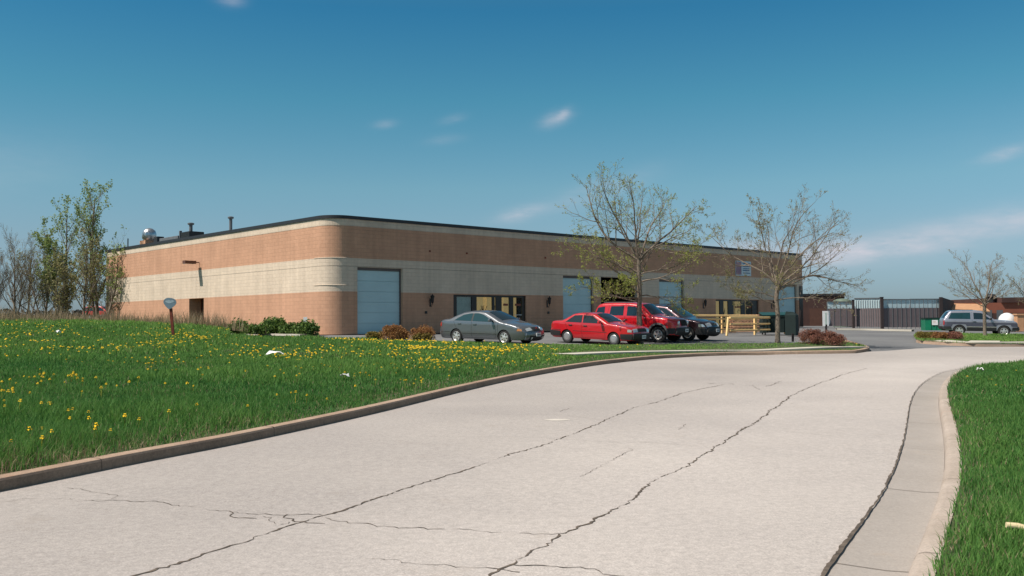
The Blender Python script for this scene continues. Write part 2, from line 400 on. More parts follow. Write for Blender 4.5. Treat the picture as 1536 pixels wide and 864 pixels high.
def sheet(name, poly, fn, material, dz=0.0, grid=1.0, kind='structure', label=None, cat=None, far=None):
    """flat-ish sheet: outline polygon triangulated with interior points, heights from fn"""
    P = np.asarray(poly, float)
    x0, y0 = P.min(0); x1, y1 = P.max(0)
    gx, gy = np.meshgrid(np.arange(x0, x1, grid), np.arange(y0, y1, grid)); gx = gx.ravel(); gy = gy.ravel()
    if far is not None:   # thin the grid out far away
        keep = (np.hypot(gx, gy-25) < far) | ((np.round(gx/grid) % 5 == 0) & (np.round(gy/grid) % 5 == 0))
        gx, gy = gx[keep], gy[keep]
    k = inside(P, gx, gy); gx, gy = gx[k], gy[k]
    if len(gx): 
        k = seg_dist(np.vstack([P, P[:1]]), gx, gy) > grid*.25; gx, gy = gx[k], gy[k]
    pts = [Vector(p) for p in P] + [Vector((a, b)) for a, b in zip(gx, gy)]
    ov, oe, ofc, *_ = delaunay_2d_cdt(pts, [], [list(range(len(P)))], 1, 1e-4)
    V = np.array([(v.x, v.y) for v in ov]); z = fn(V[:, 0], V[:, 1])+dz
    fs = []
    for f in ofc:
        a, b, c = [V[i] for i in f[:3]]
        fs.append(f if (b[0]-a[0])*(c[1]-a[1])-(b[1]-a[1])*(c[0]-a[0]) > 0 else f[::-1])
    o = np_mesh(name, np.c_[V, z], np.array(fs), material)
    o.data.shade_smooth()
    return tag(o, label, cat, None, kind)

# kerb lines
KL = [(-1500, 1010), (-700, 868), (-300, 795), (0, 739.5), (52, 730), (173.6, 699.6), (347, 670), (400, 657), (500, 635), (573.6, 618), (712, 583), (782, 567.6), (840, 556.5), (921, 544.5), (1019, 536), (1133, 532.6), (1240, 531.2), (1283, 530.2)]
KLw = [on(*p)[:2] for p in KL[1:]]
KLw = [(-14, 1.2), (-9.5, 5.2)] + [p for p in KLw if p[0] > -8.5 or p[1] > 6.5]
KLs = smooth_line(KLw, .35, 3, 5)
END = smooth_line([tuple(KLs[-1])] + [tuple(on(px, py)[:2]) for px, py in ((1299, 528.5), (1306, 526), (1304, 523.5), (1294, 520), (1282, 516.8), (1268, 513.5), (1250, 511.5), (1225, 511))], .3, 2, 5)
KR = [(1363, 864), (1388.5, 811.8), (1405, 769.6), (1416, 727.5), (1418, 685), (1414, 647.5), (1407.5, 613.8), (1407.5, 592.7), (1416, 575.8), (1437, 560), (1475, 551.5), (1536, 548)]
KRw = [(-6, -4.5), (-2.6, -1.8), (-.4, .9), (1.1, 3.3)] + [tuple(on(*p)[:2]) for p in KR]
KRw += [(KRw[-1][0]+8, KRw[-1][1]+1.6), (KRw[-1][0]+40, KRw[-1][1]+6)]
KRs = smooth_line(KRw, .3, 4, 7)
SEAM = [(1270.6, 864), (1302, 812), (1327.5, 765), (1348.5, 719), (1361, 681), (1366.6, 647.5), (1368, 618), (1378, 592.7), (1399, 569.5), (1433, 554.5), (1475, 547.5), (1536, 544)]
SMs = offset_line(KRs, .47)
FAR = [tuple(on(px, py)[:2]) for px, py in ((1330, 526.5), (1375, 523), (1420, 521), (1470, 520.6), (1536, 520.2))]
FAR += [(FAR[-1][0]+10, FAR[-1][1]+2.0), (FAR[-1][0]+45, FAR[-1][1]+9)]

# ---- ground sheets
NX = np.linspace(-1, 1, 61); gx = np.sign(NX)*np.abs(NX)**2.2*1800; gxx, gyy = np.meshgrid(gx, gx+40)
idx = np.arange(61*61).reshape(61, 61)
gF = np.stack([idx[:-1, :-1], idx[:-1, 1:], idx[1:, 1:], idx[1:, :-1]], -1).reshape(-1, 4)
o = np_mesh('ground', np.c_[gxx.ravel(), gyy.ravel(), Hf(gxx.ravel(), gyy.ravel())-.35], gF, M['ground']); tag(o, kind='structure')

road_poly = [tuple(p) for p in KLs] + [tuple(END[i]) for i in range(1, min(5, len(END)))] + FAR + [(70, 40)] + [tuple(p) for p in SMs[::-1]] + [(-12, -7), (-16, -2)]
sheet('road', road_poly, Hf, M['road'], .006, .8); ROAD = bpy.data.objects['road']
rv = np.array([v.co[:2] for v in ROAD.data.vertices]); point_attr(ROAD, 'worn', np.clip(np.exp(-((seg_dist(SMs[::4], rv[:, 0], rv[:, 1])-1.6)/2.4)**2) - .35*np.exp(-((seg_dist(KLs[::3], rv[:, 0], rv[:, 1])-1.2)/1.6)**2)*np.clip((14-rv[:, 1])/8, 0, 1), -1, 1))
lot_poly = [tuple(p) for p in KLs[-26:]] + [tuple(p) for p in END[1:]]
lot_poly = [(-24, 47), (-14, 40), (-2, 31), (6, 31.5), (11, 36)] + [tuple(END[len(END)//2])] + [(13, 35), (20, 34), (36, 36), (95, 48), (95, 125), (20, 125), (-10, 60), (-24, 53)]
sheet('car_park', lot_poly, Hf, M['lot'], -.035, 1.2)

back = [on(px, py, Gf) for px, py in ((1225, 513.5), (1180, 514.5), (1100, 515), (1000, 516.2), (900, 517), (800, 516.5), (700, 514.2), (620, 511.2), (560, 509.8), (500, 508.4), (420, 506.2), (345, 504.4))]
C0 = at(495, 500, 50.3); C0.z = 1.0           # the building's sharp corner
backw = [(p.x, p.y) for p in back]
pL = backw[-1]
wl = lambda v, u=0.0: (C0 + D1*u + D2*v)
lawn_poly = [tuple(p) for p in offset_line(KLs, .15)] + [tuple(p) for p in offset_line(END, .15)[1:]] + backw + \
    [tuple(wl(7.5, -2.0)[:2]), tuple(wl(9, .6)[:2]), tuple(wl(34, .6)[:2]), (-20, 100), (-170, 160), (-170, -20), (-25, -20)]
lawn = sheet('lawn', lawn_poly, Gf, M['soil'], 0, 1.0, far=60)
KRb = offset_line(KRs, -.15)
right_poly = [tuple(p) for p in KRb] + [(60, 10), (40, -20), (-4, -20), (-6, -6)]
Kz = lambda x, y: Hf(x, y)+.13
sheet('verge', right_poly, Kz, M['soil'], 0, .8)
FI = [tuple(on(px, py)[:2]) for px, py in ((1374, 512.5), (1381, 514.5), (1420, 517), (1458, 518.7), (1536, 519.3))]
FI += [(FI[-1][0]+9, FI[-1][1]+1.9), (FI[-1][0]+40, FI[-1][1]+8)]
FIb = [tuple(on(px, py)[:2]) for px, py in ((1371, 507), (1376, 502), (1410, 502.5), (1470, 504.5), (1536, 505.5))]
FIb += [(FIb[-1][0]+9, FIb[-1][1]+1.9), (FIb[-1][0]+40, FIb[-1][1]+8)]
far_poly = FI + FIb[::-1]
Fz = lambda x, y: Hf(x, y)+.12
sheet('far_verge', far_poly, Fz, M['soil'], 0, 1.0)

# ---- kerbs, gutter, paths
def strip_mesh(name, Q, prof, fn, material, smooth=40):
    """prof: (offset to the left, height) pairs swept along Q"""
    z = fn(Q[:, 0], Q[:, 1]); V = []; n = len(Q); k = len(prof)
    for off, h in prof:
        O = offset_line(Q, off); V.append(np.c_[O, z+h])
    V = np.stack(V, 1).reshape(-1, 3)
    i = np.arange(n-1)[:, None]*k + np.arange(k-1)[None]
    Fc = np.stack([i, i+1, i+1+k, i+k], -1).reshape(-1, 4)[:, ::-1]
    return np_mesh(name, V, Fc, material, smooth=smooth)
def joints(name, Q, prof, fn, every, parent, w=.012, start=1.5):
    s = np.r_[0, np.cumsum(np.linalg.norm(np.diff(Q, axis=0), axis=1))]; mb = MB()
    pr = [(a, b+.003) for a, b in prof]; off = pr[0][0]
    for d in np.arange(start, s[-1]-.5, every):
        ww = w*(.6+.8*rng.random()); q = np.array([[np.interp(t, s, Q[:, 0]), np.interp(t, s, Q[:, 1])] for t in (d-ww/2, d+ww/2)])
        z = fn(q[:, 0], q[:, 1]); V = []
        for o_, h in pr:
            O = offset_line(q, o_); V += [(O[0, 0], O[0, 1], z[0]+h), (O[1, 0], O[1, 1], z[1]+h)]
        k = len(pr); mb.add(V, [(2*i, 2*i+1, 2*i+3, 2*i+2) for i in range(k-1)])
    return mb.build(name, M['crack'], parent)
prL = [(0, -.10), (.008, .105), (.022, .128), (.05, .136), (.16, .138), (.17, .02)]
KE = np.vstack([KLs, END[1:]])
ko = strip_mesh('kerb', KE, prL, Hf, [M['concrete'], M['kerb_face_shade']]); ko.data.polygons.foreach_set('material_index', [1 if i % (len(prL)-1) == 0 else 0 for i in range(len(ko.data.polygons))]); tag(ko, kind='structure')
jo = joints('kerb_joints', KE, prL[:-1], Hf, 3.05, ko)
prR = [(0, -.02), (-.012, .09), (-.04, .128), (-.08, .138), (-.17, .14), (-.18, .0)]
kr = strip_mesh('roadside_kerb', KRs, [(0, -.02)]+prR[1:], Hf, M['kerb_pale']); tag(kr, kind='structure')
joints('kerb_joints', KRs, prR[1:-1], Hf, 3.05, kr)
# invert face order for right side handled by double sided shading
gu = strip_mesh('gutter', KRs, [(.47, .012), (.35, .006), (.15, -.002), (.0, .004)], Hf, M['gutter']); tag(gu, kind='structure')
joints('gutter_joints', KRs, [(.46, .013), (.35, .007), (.15, -.001), (.01, .005)], Hf, 3.05, gu, w=.01)
kf = strip_mesh('far_kerb', np.array(resample(FI, .5)), [(0, -.12), (.01, .10), (.05, .125), (.17, .125), (.18, 0)], Hf, M['concrete']); tag(kf, kind='structure')
# pavement strips
PW = smooth_line([tuple(on(px, py, Gf)[:2]) for px, py in ((842, 532.2), (870, 530.5), (905, 528.9), (960, 527.6), (1040, 526.6), (1120, 525.4), (1200, 523.2), (1262, 520.6), (1288, 520.6))], .4, 3, 5)
pv = strip_mesh('pavement', PW, [(-.55, -.03), (-.55, .03), (.55, .03), (.55, -.03)], Gf, M['path']); tag(pv, kind='structure')
PB = offset_line(resample(FI, .5), 1.05)[2:]
pb = strip_mesh('far_pavement', PB, [(-.8, -.03), (-.8, .025), (.8, .025), (.8, -.03)], Fz, M['path']); tag(pb, kind='structure')
a = on(1488, 519.0); b = on(1489, 505.5); 
dv = sheet('driveway_apron', [tuple(on(px, py)[:2]) for px, py in ((1450, 517.6), (1500, 518.4), (1500, 515.6), (1456, 515.2))], Fz, M['path'], .035, .6)
WK = np.array(resample([tuple(wl(-.3, -1.4)[:2]), tuple(wl(9.5, -3.2)[:2]), tuple(wl(14, -3.4)[:2])], .5))
wk = strip_mesh('building_path', WK, [(-.65, -.05), (-.65, .05), (.65, .05), (.65, -.05)], lambda x, y: np.maximum(Hf(x, y), Gf(x, y)), M['path']); tag(wk, kind='structure')
YB = np.array(resample([tuple(on(px, py)[:2]) for px, py in ((1255, 495.0), (1300, 495.6), (1368, 497.2))], .6))
yk = strip_mesh('yard_kerb', YB, [(-.1, 0), (-.1, .13), (.5, .13), (.5, 0)], Hf, M['path']); tag(yk, kind='structure')

# ---- cracks: thin dark seams in the road surface
def crack(mb, L, w, jit=.035, step=.045, side=1):
    w *= .58
    P = np.array([on(px, py)[:2] for px, py in L]); Q = smooth_line(P, .25, 2, 3) if len(P) > 4 else P; Q = resample(Q, step); n = len(Q)
    e = np.zeros(n); v = 0
    for i in range(n):
        v = .86*v + rng.normal(0, jit*.5); e[i] = v
    T = np.gradient(Q, axis=0); T /= np.linalg.norm(T, axis=1)[:, None]+1e-9; Nn = np.c_[-T[:, 1], T[:, 0]]
    Q = Q + Nn*(e*.6 + rng.normal(0, .009, n))[:, None]
    ww = w*np.clip(.62 + .24*np.convolve(rng.normal(0, 1, n+8), np.ones(9)/3, 'valid')[:n] + rng.normal(0, .22, n), .06, 1.5)/2
    A = Q+Nn*ww[:, None]; B = Q-Nn*ww[:, None]
    V = np.empty((2*n, 3)); V[0::2, :2] = A; V[1::2, :2] = B; V[:, 2] = Hf(V[:, 0], V[:, 1])+.010
    mb.add([tuple(p) for p in V], [(2*i, 2*i+1, 2*i+3, 2*i+2) for i in range(n-1)])
    return Q
cm = MB()
c1 = crack(cm, [(150, 880), (240, 855), (310, 832), (380, 808), (440, 785), (480, 776), (560, 750), (640, 722), (700, 705), (760, 685), (830, 662), (900, 635), (950, 612), (985, 604), (1000, 598), (1030, 588), (1085, 577)], .042, .03)
c2 = crack(cm, [(690, 885), (730, 864), (790, 835), (830, 812), (870, 790), (910, 775), (965, 733), (1000, 712), (1050, 690), (1088, 662), (1120, 643), (1145, 625), (1165, 610), (1190, 592), (1230, 575), (1265, 562), (1300, 553)], .045, .03)
crack(cm, [(-120, 775), (0, 755), (30, 748), (60, 745), (85, 751), (160, 751), (240, 755), (300, 765), (345, 775), (400, 775), (440, 773), (480, 776)], .026, .06)
crack(cm, [(345, 768), (352, 777), (385, 778)], .022, .05); crack(cm, [(100, 733), (140, 737), (178, 742), (170, 749)], .014, .05)
crack(cm, [(480, 776), (495, 786), (560, 789), (640, 794), (700, 799), (838, 802)], .024, .05)
crack(cm, [(430, 773), (455, 782), (490, 786)], .03, .07); crack(cm, [(390, 776), (420, 790), (440, 785)], .02, .06)
crack(cm, [(770, 848), (830, 852), (900, 861), (965, 866), (1050, 880)], .026, .05); crack(cm, [(560, 838), (640, 848), (740, 856), (775, 862)], .018, .05)
for L_, w_ in (([(478, 652), (600, 655), (700, 656), (780, 655), (830, 658), (920, 664), (1000, 665), (1060, 672)], .011), ([(640, 621), (700, 622), (840, 622), (900, 630), (950, 638), (1040, 643)], .011),
               ([(1100, 644), (1160, 647), (1250, 655)], .010), ([(1100, 662), (1180, 667), (1300, 676)], .012), ([(868, 716), (885, 707), (920, 690), (948, 673)], .013), ([(1186, 606), (1225, 602)], .02),
               ([(1062, 576), (1085, 575), (1100, 577)], .09), ([(1115, 579), (1150, 577), (1200, 573)], .02), ([(1128, 578), (1138, 585)], .03), ([(1150, 580), (1172, 572)], .04), ([(1230, 594), (1310, 597)], .02),
               ([(840, 618), (860, 610)], .02), ([(1018, 645), (1026, 637)], .02), ([(1165, 545), (1300, 540), (1420, 543)], .02)):
    crack(cm, L_, w_, .03)
cr = cm.build('road_cracks', M['crack']); tag(cr, kind='structure')
# open seam along the gutter, wider near the camera
SMq = resample(SMs, .05); sm = MB(); n = len(SMq); SMs_ = SMs; SMs = SMq; ww = .42*np.clip(.040*np.convolve(rng.normal(1, 1.3, n+30), np.ones(31)/31, 'valid')*(1+rng.normal(0, .12, n))*np.clip(1.7-SMq[:, 1]/14, .6, 1.5), .012, .075)
jt = np.convolve(rng.normal(0, .005, n+2), np.ones(3)/1.7, 'valid'); A = SMs + (offset_line(SMs, 1)-SMs)*(jt*.5-.006)[:, None]; B = SMs + (offset_line(SMs, 1)-SMs)*(ww+jt)[:, None]
V = np.empty((2*n, 3)); V[0::2, :2] = A; V[1::2, :2] = B; V[:, 2] = Hf(V[:, 0], V[:, 1])+.026
sm.add([tuple(p) for p in V], [(2*i, 2*i+1, 2*i+3, 2*i+2) for i in range(n-1)])
tag(sm.build('gutter_seam', M['crack']), kind='structure')
ps = on(836, 630.5); sheet('paint_spot', [(ps.x+.20*math.cos(t)*(1+.2*math.sin(3*t)), ps.y+.13*math.sin(t)) for t in np.linspace(0, 6.1, 14)], Hf, mat('worn_paint', (.58, .53, .47), .9), .010, .3)
# ------------------------------------------------------------------ grass blades
def vnoise(x, y, s, seed=0):
    """cheap smooth value noise 0..1"""
    r = np.random.default_rng(seed).random((64, 64)); u = x/s; v = y/s
    i = np.floor(u).astype(int); j = np.floor(v).astype(int); fu = u-i; fv = v-j; fu = fu*fu*(3-2*fu); fv = fv*fv*(3-2*fv)
    g = lambda a, b: r[a % 64, b % 64]
    return (g(i, j)*(1-fu)+g(i+1, j)*fu)*(1-fv) + (g(i, j+1)*(1-fu)+g(i+1, j+1)*fu)*fv

LAWN = np.array(lawn_poly); RIGHT = np.array(right_poly); FARP = np.array(far_poly)
PWs = PW; APRON = np.array([tuple(on(px, py)[:2]) for px, py in ((1448, 519.0), (1502, 519.4), (1503, 515), (1452, 515))])
def scatter(poly, y0, y1, dens, hw=.60, x0=None, x1=None, mg=1.5):
    xa = -hw*y1-mg if x0 is None else x0; xb = hw*y1+mg if x1 is None else x1
    n = int((xb-xa)*(y1-y0)*dens); x = rng.uniform(xa, xb, n); y = rng.uniform(y0, y1, n)
    k = (x > -hw*y-mg) & (x < hw*y+mg)
    x, y = x[k], y[k]; k = inside(poly, x, y)
    return x[k], y[k]

BV, BF, BT = [], [], []; bn = 0
DV, DF, DT = [], [], []; dn = 0
def blades(x, y, z, h, w, bend, dryk, tint, lists):
    n = len(x); a = rng.uniform(0, 2*np.pi, n); la = rng.uniform(0, 2*np.pi, n); ln = bend*rng.uniform(.15, 1, n)*h
    cx, sx = np.cos(a)*w/2, np.sin(a)*w/2; lx, ly = np.cos(la)*ln, np.sin(la)*ln
    hz = np.sqrt(np.maximum(h*h-ln*ln, .01*h*h))
    P = np.empty((n, 5, 3))
    P[:, 0] = np.c_[x-cx, y-sx, z]; P[:, 1] = np.c_[x+cx, y+sx, z]
    P[:, 2] = np.c_[x+cx*.8+lx*.3, y+sx*.8+ly*.3, z+hz*.58]; P[:, 3] = np.c_[x-cx*.8+lx*.3, y-sx*.8+ly*.3, z+hz*.58]
    P[:, 4] = np.c_[x+lx, y+ly, z+hz]
    V, Fl, T = lists; off = sum(len(v) for v in V)
    b = off + np.arange(n)*5
    Fl.append(np.stack([b, b+1, b+2, b, b+2, b+3, b+3, b+2, b+4], -1).reshape(-1, 3))
    V.append(P.reshape(-1, 3)); T.append(np.repeat(tint, 5))

def grow(poly, fn, bands, hscale=lambda x, y: 1.0, edge=None):
    for y0, y1, dens, h0, w in bands:
        x, y = scatter(poly, y0, y1, dens, mg=5.0 if y1 < 30 else 3.0)
        if len(x) == 0: continue
        n1 = vnoise(x, y, 1.7, 3); n2 = vnoise(x, y, .45, 4); n3 = vnoise(x, y, 6., 5)
        keep = rng.random(len(x)) < .45+.8*n2
        if edge is not None:
            de = edge(x, y); keep &= rng.random(len(x)) < np.clip(de*2.2+.25, 0, 1)
        else: de = np.full(len(x), 9.)
        x, y, n1, n2, n3, de = x[keep], y[keep], n1[keep], n2[keep], n3[keep], de[keep]
        k = seg_dist(PWs, x, y) > .62; k &= seg_dist(WK, x, y) > .7; k &= seg_dist(PB, x, y) > .85
        if poly is FARP: k &= ~inside(APRON, x, y)
        x, y, n1, n2, n3, de = x[k], y[k], n1[k], n2[k], n3[k], de[k]
        z = fn(x, y)
        h = h0*hscale(x, y)*(.55+.8*n1)*(.7+.6*n2)*rng.uniform(.5, 1.25, len(x))
        tint = np.clip(.25*n1+.35*n3+.35*rng.random(len(x))-.08+.15*(n2-.5)+.25*np.clip((y-18)/25, 0, 1)+.35*np.clip((y-26)/14, 0, 1)*np.clip((x+8)/8, 0, 1), 0, 1)
        dry = rng.random(len(x)) < np.clip(.06+.55*np.exp(-de/.5)*(.4+1.2*vnoise(x, y, 1.5, 12))+.10*(vnoise(x, y, 3., 9) > .72), 0, .8)
        if poly is RIGHT: dry &= rng.random(len(x)) < .4
        g = ~dry
        blades(x[g], y[g], z[g], h[g], w*rng.uniform(.6, 1.3, g.sum()), .75, 0, tint[g], (BV, BF, BT))
        blades(x[dry], y[dry], z[dry]-.005, h[dry]*.85, w*rng.uniform(.5, 1.0, dry.sum()), .95, 1, rng.random(dry.sum()), (DV, DF, DT))

# island near the cars is mown short, the open field is taller, rank towards the near left corner
def hs_lawn(x, y):
    t = np.clip((x+4)/8, 0, 1); far = np.clip((y-30)/14, 0, 1)
    base = .17*(1-t)+.085*t
    near = np.clip((-2.5-x)/4, 0, 1)*np.clip((17-y)/6, 0, 1)
    ek = np.clip(seg_dist(KLd, x, y)/.8, .35, 1)*(1-near)+near
    return base*(1+1.6*near)*(1-.45*far*np.clip((x+9)/6, 0, 1))*ek
KLd = KLs[::2]
eL = lambda x, y: seg_dist(KLd, x, y)-.17
KRd = KRs[::2]
eR = lambda x, y: seg_dist(KRd, x, y)-.17
grow(LAWN, Gf, [(0, 5, 900, .75, .012), (5, 12, 2600, .75, .0085), (12, 18, 1500, .75, .012), (18, 27, 700, .8, .018), (27, 40, 330, .8, .028), (40, 62, 120, .9, .045)], hs_lawn, eL)
grow(RIGHT, Kz, [(-1, 3, 1500, .11, .010), (3, 9, 5000, .11, .007), (9, 16, 2300, .11, .010), (16, 34, 800, .12, .018)], lambda x, y: 1.0, eR)
grow(FARP, Fz, [(40, 60, 260, .09, .03)])
# a few ragged tufts hanging over the kerbs
for Q, sgn, fn_, n_, hh in ((KLs, 1, Gf, 3500, .13), (KRs, -1, Kz, 1500, .13)):
    i = rng.integers(1, min(len(Q)-1, 130), n_); p = offset_line(Q, 1.0*sgn)[i]-Q[i]
    q = Q[i]+p*(rng.uniform(.16, .34, n_))[:, None]+rng.normal(0, .08, (n_, 2)); q = q[seg_dist(Q, q[:, 0], q[:, 1]) > .15]
    k = inside(LAWN if sgn > 0 else RIGHT, q[:, 0], q[:, 1]); q = q[k]
    blades(q[:, 0], q[:, 1], fn_(q[:, 0], q[:, 1]), rng.uniform(.4, 1.2, len(q))*hh, .010*np.ones(len(q)), .9, 0, rng.random(len(q))*.7, (BV, BF, BT))
go = np_mesh('grass', np.concatenate(BV), np.concatenate(BF), M['grass']); point_attr(go, 'tint', np.concatenate(BT)); tag(go, kind='stuff')
do = np_mesh('dry_grass', np.concatenate(DV), np.concatenate(DF), M['drygrass']); point_attr(do, 'tint', np.concatenate(DT)); tag(do, kind='stuff')

# dry standing weeds along the back of the field
WV, WF, WT = [], [], []
x, y = scatter(LAWN, 44, 66, 60); k = (x < -11.5) & (y > 44+(x+24)*.0) ; x, y = x[k], y[k]
den = vnoise(x, y, 2.4, 21)*np.clip((y-46)/6, 0, 1)*np.clip((-x-12)/6, .25, 1); k = rng.random(len(x)) < den*1.1; x, y = x[k], y[k]
cl = vnoise(x, y, 1.1, 8)
blades(x, y, Gf(x, y), (.25+.75*cl**2)*rng.uniform(.5, 1.4, len(x)), .020*np.ones(len(x)), .55, 1, rng.random(len(x)), (WV, WF, WT))
p0 = at(308, 500, 47.5); a_ = rng.normal(0, .55, (500, 2))*np.array([1.6, .6]); qx = p0.x+a_[:, 0]; qy = p0.y+a_[:, 1]
blades(qx, qy, Gf(qx, qy), rng.uniform(.3, 1.0, 500), .02*np.ones(500), .5, 1, rng.random(500), (WV, WF, WT))
wo = np_mesh('dry_weeds', np.concatenate(WV), np.concatenate(WF), M['drygrass']); point_attr(wo, 'tint', np.concatenate(WT)); tag(wo, kind='stuff')

# ------------------------------------------------------------------ dandelions: the 300 nearest are single plants, the rest one mass
def dandelion_arrays(r=.026):
    V = [(0, 0, .0), (.0015, 0, 0), (0, .0015, 0), (0, 0, .10), (.0015, 0, .10), (0, .0015, .10)]; Fc = [(0, 1, 4), (0, 4, 3), (1, 2, 5), (1, 5, 4)]
    n = 10
    for ring, (rr, zz) in enumerate(((r, .100), (r*.55, .112))):
        b = len(V); V.append((0, 0, zz+.006))
        for j in range(n): V.append((rr*math.cos(2*math.pi*j/n), rr*math.sin(2*math.pi*j/n), zz+(.008 if j % 2 else 0)))
        Fc += [(b, b+1+j, b+1+(j+1) % n) for j in range(n)]
    return np.array(V), np.array(Fc)
dv_, df_ = dandelion_arrays()
def dpos(N, poly, fn, y0, y1, hw, wfun):
    x, y = scatter(poly, y0, y1, N, hw); w = wfun(x, y); k = rng.random(len(x)) < w
    return x[k], y[k]
def wlawn(x, y):
    px = CX+F*x/y
    c = np.clip((.5*vnoise(x, y, .9, 31)+.5*vnoise(x, y, 2.3, 33)-.40)*2.4, .04, 1)*np.clip((vnoise(x, y, 4.5, 32)-.2)*1.5, .15, 1)
    band = .20 + .85*np.exp(-((px-620)/320)**2)*np.clip((y-15)/8, 0, 1)*np.clip((46-y)/10, 0, 1) + .12*(y < 24) + .35*np.exp(-((px-170)/170)**2)*np.exp(-((y-27)/7)**2)
    band *= np.clip((py_right(px)-0), 0, 1)
    band *= np.where((x > 1.5) & (y > 30), .25, 1)
    return np.clip(c*band, 0, 1)
def py_right(px): return np.where(px > 1010, .05, 1.0)
dx, dy = dpos(30, LAWN, Gf, 9.5, 50, .58, wlawn)
k = (seg_dist(KLd, dx, dy) > .5) & (seg_dist(PW, dx, dy) > .7); dx, dy = dx[k], dy[k]
dz = Gf(dx, dy)+.02
rx, ry = dpos(2.2, RIGHT, Kz, 5.5, 31, .58, lambda x, y: np.clip((vnoise(x, y, 1.8, 41)-.35)*2.5, 0, 1)*np.clip((x-8)/4, .25, 1)*.6)
k = seg_dist(KRd, rx, ry) > .4; rx, ry = rx[k], ry[k]
dx = np.r_[dx, rx]; dy = np.r_[dy, ry]; dz = np.r_[dz, Kz(rx, ry)]
dh = np.where(dx > 3, .6, .8+.9*np.clip((25-dy)/15, 0, 1))*np.where(dy > 30, .75, 1)
order = np.argsort(np.hypot(dx, dy)); dx, dy, dz, dh = dx[order], dy[order], dz[order], dh[order]
print('dandelions', len(dx))
proto = None
for i in range(min(300, len(dx))):
    sc = rng.uniform(.8, 1.25)
    if proto is None:
        proto = np_mesh('dandelion', dv_, df_, M['dandelion']); o = proto
        tag(o, 'small yellow dandelion bloom open among the green grass', 'dandelion', 'yellow dandelions in the grass')
    else:
        o = proto.copy(); COL.objects.link(o)
    o.location = (dx[i], dy[i], dz[i]); o.scale = (sc*.9, sc*.9, dh[i]*sc*1.15); o.rotation_euler = (rng.normal(0, .12), rng.normal(0, .12), rng.uniform(0, 6))
m = len(dx)-300
if m > 0:
    X_, Y_, Z_, H_ = dx[300:], dy[300:], dz[300:], dh[300:]; s = rng.uniform(.6, 1.12, m)*np.clip(Y_/25, 1, 1.3)
    rot = rng.uniform(0, 6.28, m); c_, s_ = np.cos(rot), np.sin(rot)
    V = np.empty((m, len(dv_), 3)); V[:, :, 0] = X_[:, None]+s[:, None]*(dv_[None, :, 0]*c_[:, None]-dv_[None, :, 1]*s_[:, None])
    V[:, :, 1] = Y_[:, None]+s[:, None]*(dv_[None, :, 0]*s_[:, None]+dv_[None, :, 1]*c_[:, None]); V[:, :, 2] = Z_[:, None]+dv_[None, :, 2]*(H_*1.25*rng.uniform(.6, 1.2, m))[:, None]
    # blooms lean to the light
    V[:, 6:, 2] += (V[:, 6:, 1]-Y_[:, None])*.35 + (V[:, 6:, 0]-X_[:, None])*(-.15)
    Fm = (df_[None]+(np.arange(m)*len(dv_))[:, None, None]).reshape(-1, 3)
    o = np_mesh('dandelion_blooms', V.reshape(-1, 3), Fm, M['dandelion']); tag(o, kind='stuff')

# ------------------------------------------------------------------ building (local x along the shaded front, y along the sunlit side, z up)
BL, BW, BH, CRR = 48.35, 31.85, 6.42, 1.15
bld = empty('industrial_building', C0, PHI, 'long flat roofed brown and cream block warehouse with rounded corner', 'building')
def uL(px): 
    r = (px-CX)/F; return (r*C0.y-C0.x)/(D1.x-D1.y*r)
def vL(px):
    r = (px-CX)/F; return (r*C0.y-C0.x)/(D2.x-D2.y*r)
Z_LOW, Z_CR, Z_LIN, Z_UP, Z_COP = 2.32, 4.13, 3.69, 5.87, 6.24
doors = [(uL(536), 3.05), (uL(844.5), 3.05), (uL(901.5), 3.95), (uL(989), 3.05), (uL(1168), 3.05)]
DH = 3.66
stores = [(uL(680), uL(789)), (uL(1073.5), uL(1138))]
ops = [(u, u+w, 0, DH) for u, w in doors] + [(a, b, 0, 2.26) for a, b in stores]
sd = (vL(305.5), vL(283.5), 0, 2.30)
# wall path: side (from back to corner), arc, front
bands = [(0, Z_LOW, 0, 0), (Z_LOW, Z_LIN, 1, .0), (Z_LIN+.012, Z_CR, 1, .008), (Z_CR, Z_UP, 0, .0), (Z_UP, Z_COP, 1, .012)]
V, Fc, MI, UV = [], [], [], []
def quad(p, uv, mi):
    b = len(V); V.extend(p); Fc.append((b, b+1, b+2, b+3)); MI.append(mi); UV.extend(uv)
def wall_run(p0, p1, s0, nx, ny, openings):
    """vertical wall from p0 to p1 (local xy) with openings in run metres"""
    L = math.hypot(p1[0]-p0[0], p1[1]-p0[1]); ux, uy = (p1[0]-p0[0])/L, (p1[1]-p0[1])/L
    us = sorted({0, L, *[o_[0] for o_ in openings], *[o_[1] for o_ in openings]})
    for z0, z1, mi, off in bands:
        zs = sorted({z0, z1, *[o_[3] for o_ in openings if z0 < o_[3] < z1]})
        for a, b in zip(us[:-1], us[1:]):
            for c, d in zip(zs[:-1], zs[1:]):
                um, zm = (a+b)/2, (c+d)/2
                if any(o_[0] < um < o_[1] and o_[2] < zm < o_[3] for o_ in openings): continue
                P = [(p0[0]+ux*t+nx*off, p0[1]+uy*t+ny*off, z) for t, z in ((a, c), (b, c), (b, d), (a, d))]
                quad(P, [(s0+a, c), (s0+b, c), (s0+b, d), (s0+a, d)], mi)
    # dark joint under the lintel course
    for a, b in zip(us[:-1], us[1:]):
        quad([(p0[0]+ux*t-nx*.01, p0[1]+uy*t-ny*.01, z) for t, z in ((a, Z_LIN-.001), (b, Z_LIN-.001), (b, Z_LIN+.013), (a, Z_LIN+.013))], [(0, 0)]*4, 2)
    return s0+L
s = 0
side_ops = [(BW-sd[1], BW-sd[0], 0, sd[3])]
s = wall_run((0, BW), (0, CRR), s, -1, 0, side_ops)
NA = 14
